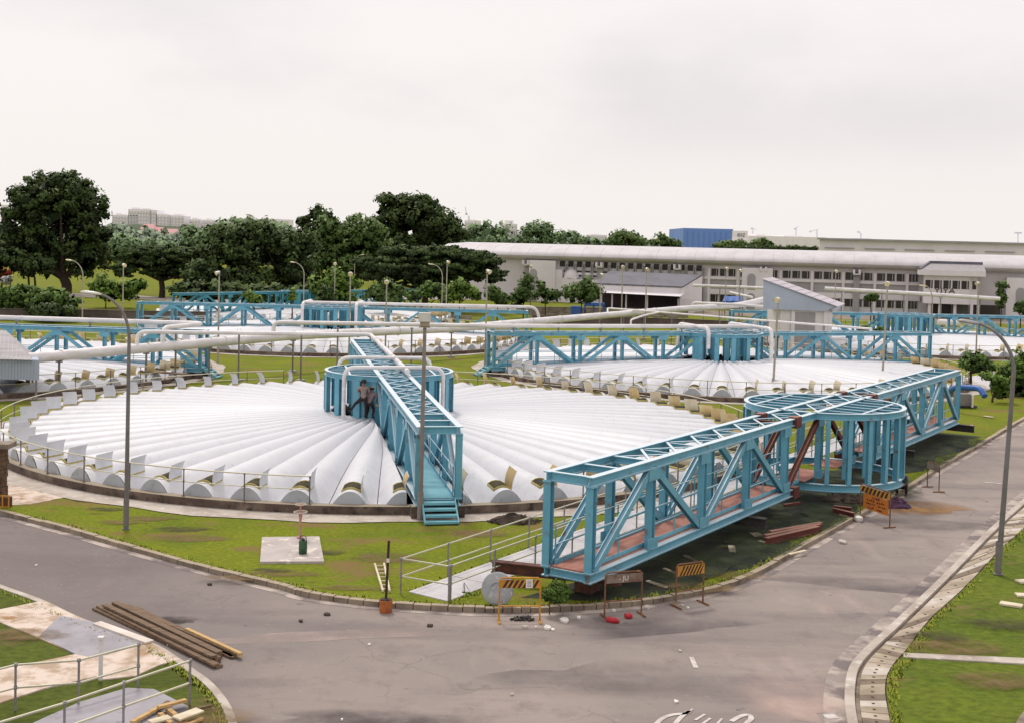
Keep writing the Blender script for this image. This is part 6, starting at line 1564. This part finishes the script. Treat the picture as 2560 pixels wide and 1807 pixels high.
# equipment box at the far end
o = G(2405, 1018); eq = thing('generator', 'small grey generator on a skid near the far end of the lying truss', 'generator', o)
mb = MB(); mb.box(o+Vector((0, 0, .5)), (.85, .7, .7)); mb.build('housing', pmat('generator_grey', (.22, .20, .20), (.15, .13, .13)), eq, origin=o)
mb = MB(); mb.box(o+Vector((.45, -.2, .45)), (.08, .6, .75)); mb.build('end_cover', PAPER, eq, origin=o); mb = MB(); mb.beam(o+Vector((-.7, 0, .1)), o+Vector((.8, 0, .1)), .6, .1); mb.build('skid', DARKM, eq, origin=o)
# brick pier at the left edge
o = G(-14, 1262); o.z = 0; bpx = thing('timber_stack', 'stack of old timbers with a concrete slab on top at the left edge', 'timber stack', o); TIMBD = pmat('dark_old_timber', (.15, .09, .055), (.085, .05, .03), 3, .95, bmp=.4); k = o.y/FPX
mb = MB(); H0 = W(0, 1120, o.y).z
for i in range(13):
    z = H0*(i+.5)/13; j = (random.random()-.5)*.04; mb.box(o+Vector((j, .25, z)), (.48+random.uniform(-.03, .03), .5, H0/13-.012))
mb.build('stacked_timbers', TIMBD, bpx, origin=o)
mb = MB(); mb.box(o+Vector((-.05, .2, H0+.08)), (1.1, .7, .16)); mb.build('cap_slab', CONCD, bpx, origin=o)
o = G(10, 1268); fr = thing('yellow_frame', 'low yellow framed crate beside the timber stack at the left edge', 'crate', o)
mb = MB(); mb.box(o+Vector((-.1, .15, .16)), (.5, .3, .32)); mb.build('crate', RUST, fr, origin=o)
mb = MB()
for x in (-.36, -.04, .16): mb.box(o+Vector((x, -.02, .2)), (.035, .035, .4))
mb.box(o+Vector((-.1, -.02, .40)), (.56, .04, .035)); mb.box(o+Vector((-.1, -.02, .03)), (.56, .04, .035)); mb.build('yellow_bars', YEL, fr, origin=o)
plank('tan trestle board standing on the apron of the left edge tank', (380, 930), (465, 936), .6, .06, TIMB, .75, 'trestle_board', None, 'board')

# ------------------------------------------------------------------ people
def skin_body(name, verts, edges, radii, mats, matfn, parent, fingers=(), extra=()):
    me = bpy.data.meshes.new(name); me.from_pydata([tuple(v) for v in verts], edges, []); ob = bpy.data.objects.new(name, me); COL.objects.link(ob)
    sk = ob.modifiers.new('skin', 'SKIN'); sk.use_smooth_shade = True; sb_ = ob.modifiers.new('sub', 'SUBSURF'); sb_.levels = 2; sb_.render_levels = 2
    for i, rr in enumerate(radii):
        me.skin_vertices[0].data[i].radius = (rr, rr) if not isinstance(rr, tuple) else rr
    me.skin_vertices[0].data[0].use_root = True
    dg = bpy.context.evaluated_depsgraph_get(); m2 = bpy.data.meshes.new_from_object(ob.evaluated_get(dg)); bpy.data.objects.remove(ob)
    bm = bmesh.new(); bm.from_mesh(m2)
    for ch, rr in list(fingers)+list(extra):
        prev = None; n = 6
        for i, p in enumerate(ch):
            d = (ch[min(i+1, len(ch)-1)]-ch[max(i-1, 0)]).normalized(); a = d.orthogonal().normalized(); b = d.cross(a)
            rad = rr[i] if isinstance(rr, (list, tuple)) else rr*(1-.12*i)
            ring = [bm.verts.new(p+(a*cos(2*pi*k/n)+b*sin(2*pi*k/n))*rad) for k in range(n)]
            if prev:
                for k in range(n): bm.faces.new((prev[k], prev[(k+1) % n], ring[(k+1) % n], ring[k]))
            else: bm.faces.new(list(reversed(ring)))
            prev = ring
        bm.faces.new(prev)
    bm.normal_update(); bm.to_mesh(m2); bm.free()
    for m_ in mats: m2.materials.append(m_)
    for f in m2.polygons: f.material_index = matfn(f.center); f.use_smooth = True
    m2.name = name; o2 = bpy.data.objects.new(name, m2); COL.objects.link(o2); o2.parent = parent; return o2
def hand_fingers(wrist, palm_dir, side_dir, curl):
    """five fingers rooted in the palm end"""
    pd, sdv = palm_dir.normalized(), side_dir.normalized(); nn = pd.cross(sdv).normalized(); out = []
    for i, (off, ln) in enumerate(((-.03, .070), (-.01, .082), (.01, .076), (.03, .060))):
        p = wrist+pd*.085+sdv*off; ch = [p]
        for j in range(3):
            t = curl*(j+1)/3; p = p+(pd*cos(t)+nn*sin(t))*ln/3; ch.append(p)
        out.append((ch, .009))
    p = wrist+pd*.03-sdv*.035; out.append(([p, p+(pd*.5-sdv*.8).normalized()*.03, p+(pd*.5-sdv*.8).normalized()*.03+(pd*.9-sdv*.3).normalized()*.03], .011))
    return out
def person(label, loc, rz_, J, shirt, hat, smat):
    """J: joint positions in local metres, person faces +y"""
    root = thing('person', label, 'person', loc, rz_, None); V = {k: Vector(v) for k, v in J.items()}
    names = ['pelvis', 'waist', 'chest', 'neck', 'head0', 'head1', 'shl', 'ell', 'wrl', 'hal', 'shr', 'elr', 'wrr', 'har', 'hipl', 'knl', 'anl', 'tol', 'hipr', 'knr', 'anr', 'tor']
    idx = {n: i for i, n in enumerate(names)}; vs_ = [V[n] for n in names]
    ed = [('pelvis', 'waist'), ('waist', 'chest'), ('chest', 'neck'), ('neck', 'head0'), ('head0', 'head1'), ('chest', 'shl'), ('shl', 'ell'), ('ell', 'wrl'), ('wrl', 'hal'), ('chest', 'shr'), ('shr', 'elr'), ('elr', 'wrr'), ('wrr', 'har'), ('pelvis', 'hipl'), ('hipl', 'knl'), ('knl', 'anl'), ('anl', 'tol'), ('pelvis', 'hipr'), ('hipr', 'knr'), ('knr', 'anr'), ('anr', 'tor')]
    rad = dict(pelvis=(.135, .11), waist=(.125, .098), chest=(.145, .112), neck=.058, head0=.085, head1=.09, shl=.072, ell=.050, wrl=.034, hal=.030, shr=.072, elr=.050, wrr=.034, har=.030, hipl=.10, knl=.068, anl=.050, tol=.042, hipr=.10, knr=.068, anr=.050, tor=.042)
    pv, ck = V['pelvis'], V['chest']
    def mf(c):
        d = {n: (c-V[n]).length for n in names}
        near = min(d, key=d.get)
        if near in ('head0', 'head1', 'neck', 'hal', 'har', 'wrl', 'wrr'): return 0
        if near in ('tol', 'tor'): return 3
        if near in ('hipl', 'hipr', 'knl', 'knr', 'anl', 'anr'): return 2
        if near == 'pelvis' and c.z < pv.z+.02: return 2
        return 1
    fing = []
    for s in ('l', 'r'): pd = V['ha'+s]-V['wr'+s]; sd_ = pd.cross(Vector((0, 0, 1))); sd_ = sd_ if sd_.length > .01 else Vector((1, 0, 0)); fing += hand_fingers(V['wr'+s], pd, sd_, .9)
    hc = (V['head0']+V['head1'])/2; up_ = (V['head1']-V['head0']).normalized(); fwd = Vector(J['face']).normalized(); sdv = fwd.cross(up_).normalized()
    ex = [([hc+fwd*.085+up_*.0, hc+fwd*.118-up_*.028], [.014, .018]), ([hc+sdv*.088+up_*.0, hc+sdv*.106-up_*.004], [.03, .02]), ([hc-sdv*.088, hc-sdv*.106-up_*.004], [.03, .02]), ([hc+fwd*.088-up_*.058-sdv*.025, hc+fwd*.096-up_*.06, hc+fwd*.088-up_*.058+sdv*.025], [.006, .009, .006])]
    body = skin_body('body', vs_, [(idx[a], idx[b]) for a, b in ed], [rad[n] for n in names], [SKIN, smat, TROUS, DARKM], mf, root, fing, ex)
    for s in (-1, 1):
        mb = MB(); c = hc+fwd*.088+up_*.012+sdv*s*.034; mb.lathe([(.001, -.010), (.009, -.006), (.012, 0), (.009, .006), (.001, .010)], c, 8); mb.build('eye', BLK, body)
    z = up_; M = Matrix((sdv, fwd, up_)).transposed()
    if hat:
        mb = MB(); mb.lathe([(.165, .0), (.16, .012), (.132, .02), (.128, .06), (.105, .115), (.055, .148), (.001, .156)], hc+up_*.035+fwd*.01, 18, M=M); mb.build('helmet', HELM, root, smooth=True)
    mb = MB(); mb.lathe([(.098, -.05), (.108, .0), (.11, .03), (.10, .05)] if hat else [(.098, -.05), (.112, .0), (.116, .05), (.098, .11), (.055, .142), (.001, .15)], hc-fwd*.018+up_*.0, 16, M=M); mb.build('hair', HAIRM, root, smooth=True)
    return root
# dome level near the front left of the drum
def dome_z(x, y):
    c = tloc(1); r = hypot(x-c.x, y-c.y); return zc(max(2.7, min(R_IN, r)), 0)
a1 = tloc(1)+Vector((3.28*cos(radians(-104.5)), 3.28*sin(radians(-104.5)), 0)); a1.z = dome_z(a1.x, a1.y)
J1 = dict(pelvis=(0, 0, .93), waist=(0, .02, 1.08), chest=(0, .05, 1.32), neck=(0, .06, 1.49), head0=(.0, .08, 1.58), head1=(.0, .10, 1.68), shl=(-.19, .05, 1.40), ell=(-.27, .14, 1.18), wrl=(-.13, .32, 1.30), hal=(-.10, .39, 1.33), shr=(.19, .05, 1.40), elr=(.26, .15, 1.17), wrr=(.14, .33, 1.26), har=(.11, .40, 1.29),
          hipl=(-.10, .0, .88), knl=(-.36, .16, .66), anl=(-.56, .12, .36), tol=(-.66, .20, .32), hipr=(.10, 0, .88), knr=(.12, .04, .48), anr=(.10, -.02, .09), tor=(.13, .15, .04), face=(0, 1, -.15))
person('worker in brown shirt and dark trousers, one leg raised against the blue drum', a1, radians(4), J1, SHIRT, False, SHIRT)
a2 = tloc(1)+Vector((3.12*cos(radians(-100.2)), 3.12*sin(radians(-100.2)), 0)); a2.z = dome_z(a2.x, a2.y)
J2 = dict(pelvis=(0, -.06, .72), waist=(.0, .02, .86), chest=(.02, .14, 1.04), neck=(.02, .22, 1.17), head0=(.02, .26, 1.24), head1=(.02, .30, 1.33), shl=(-.17, .14, 1.10), ell=(-.24, .25, .88), wrl=(-.10, .42, .84), hal=(-.06, .48, .86), shr=(.21, .14, 1.10), elr=(.30, .22, .88), wrr=(.20, .38, .76), har=(.17, .44, .74),
          hipl=(-.10, -.04, .68), knl=(-.13, .16, .42), anl=(-.12, -.04, .09), tol=(-.15, .14, .04), hipr=(.10, -.04, .68), knr=(.15, .17, .42), anr=(.16, -.03, .09), tor=(.20, .14, .04), face=(.1, 1, -.5))
person('worker with a yellow helmet stooping at the blue drum beside the other worker', a2, radians(-14), J2, SHIRT2, True, SHIRT2)
mb = MB(); p, q = G(908, 1008, 1.72), G(956, 1015, 1.72); mb.beam(p, q, .14, .05); tag(mb.build('timber_plank', TIMBY), 'pale plank reaching from the workers to the bridge side on the tank', 'plank')
a3 = G(2256, 1237); a3.z = 0
J3 = dict(pelvis=(0, -.05, .34), waist=(0, .0, .47), chest=(0, .12, .66), neck=(0, .2, .80), head0=(0, .25, .87), head1=(0, .29, .96), shl=(-.18, .12, .72), ell=(-.26, .28, .56), wrl=(-.12, .42, .46), hal=(-.08, .49, .44), shr=(.18, .12, .72), elr=(.26, .28, .56), wrr=(.12, .42, .46), har=(.08, .49, .44),
          hipl=(-.11, -.02, .32), knl=(-.20, .34, .44), anl=(-.16, .12, .09), tol=(-.18, .30, .04), hipr=(.11, -.02, .32), knr=(.20, .34, .44), anr=(.16, .12, .09), tor=(.18, .30, .04), face=(0, 1, -.4))
person('person in dark clothes crouching at the kerb under the drum of the lying truss', a3, radians(150), J3, SHIRT2, False, pmat('grey_work_shirt', (.10, .10, .11), (.07, .07, .08)))
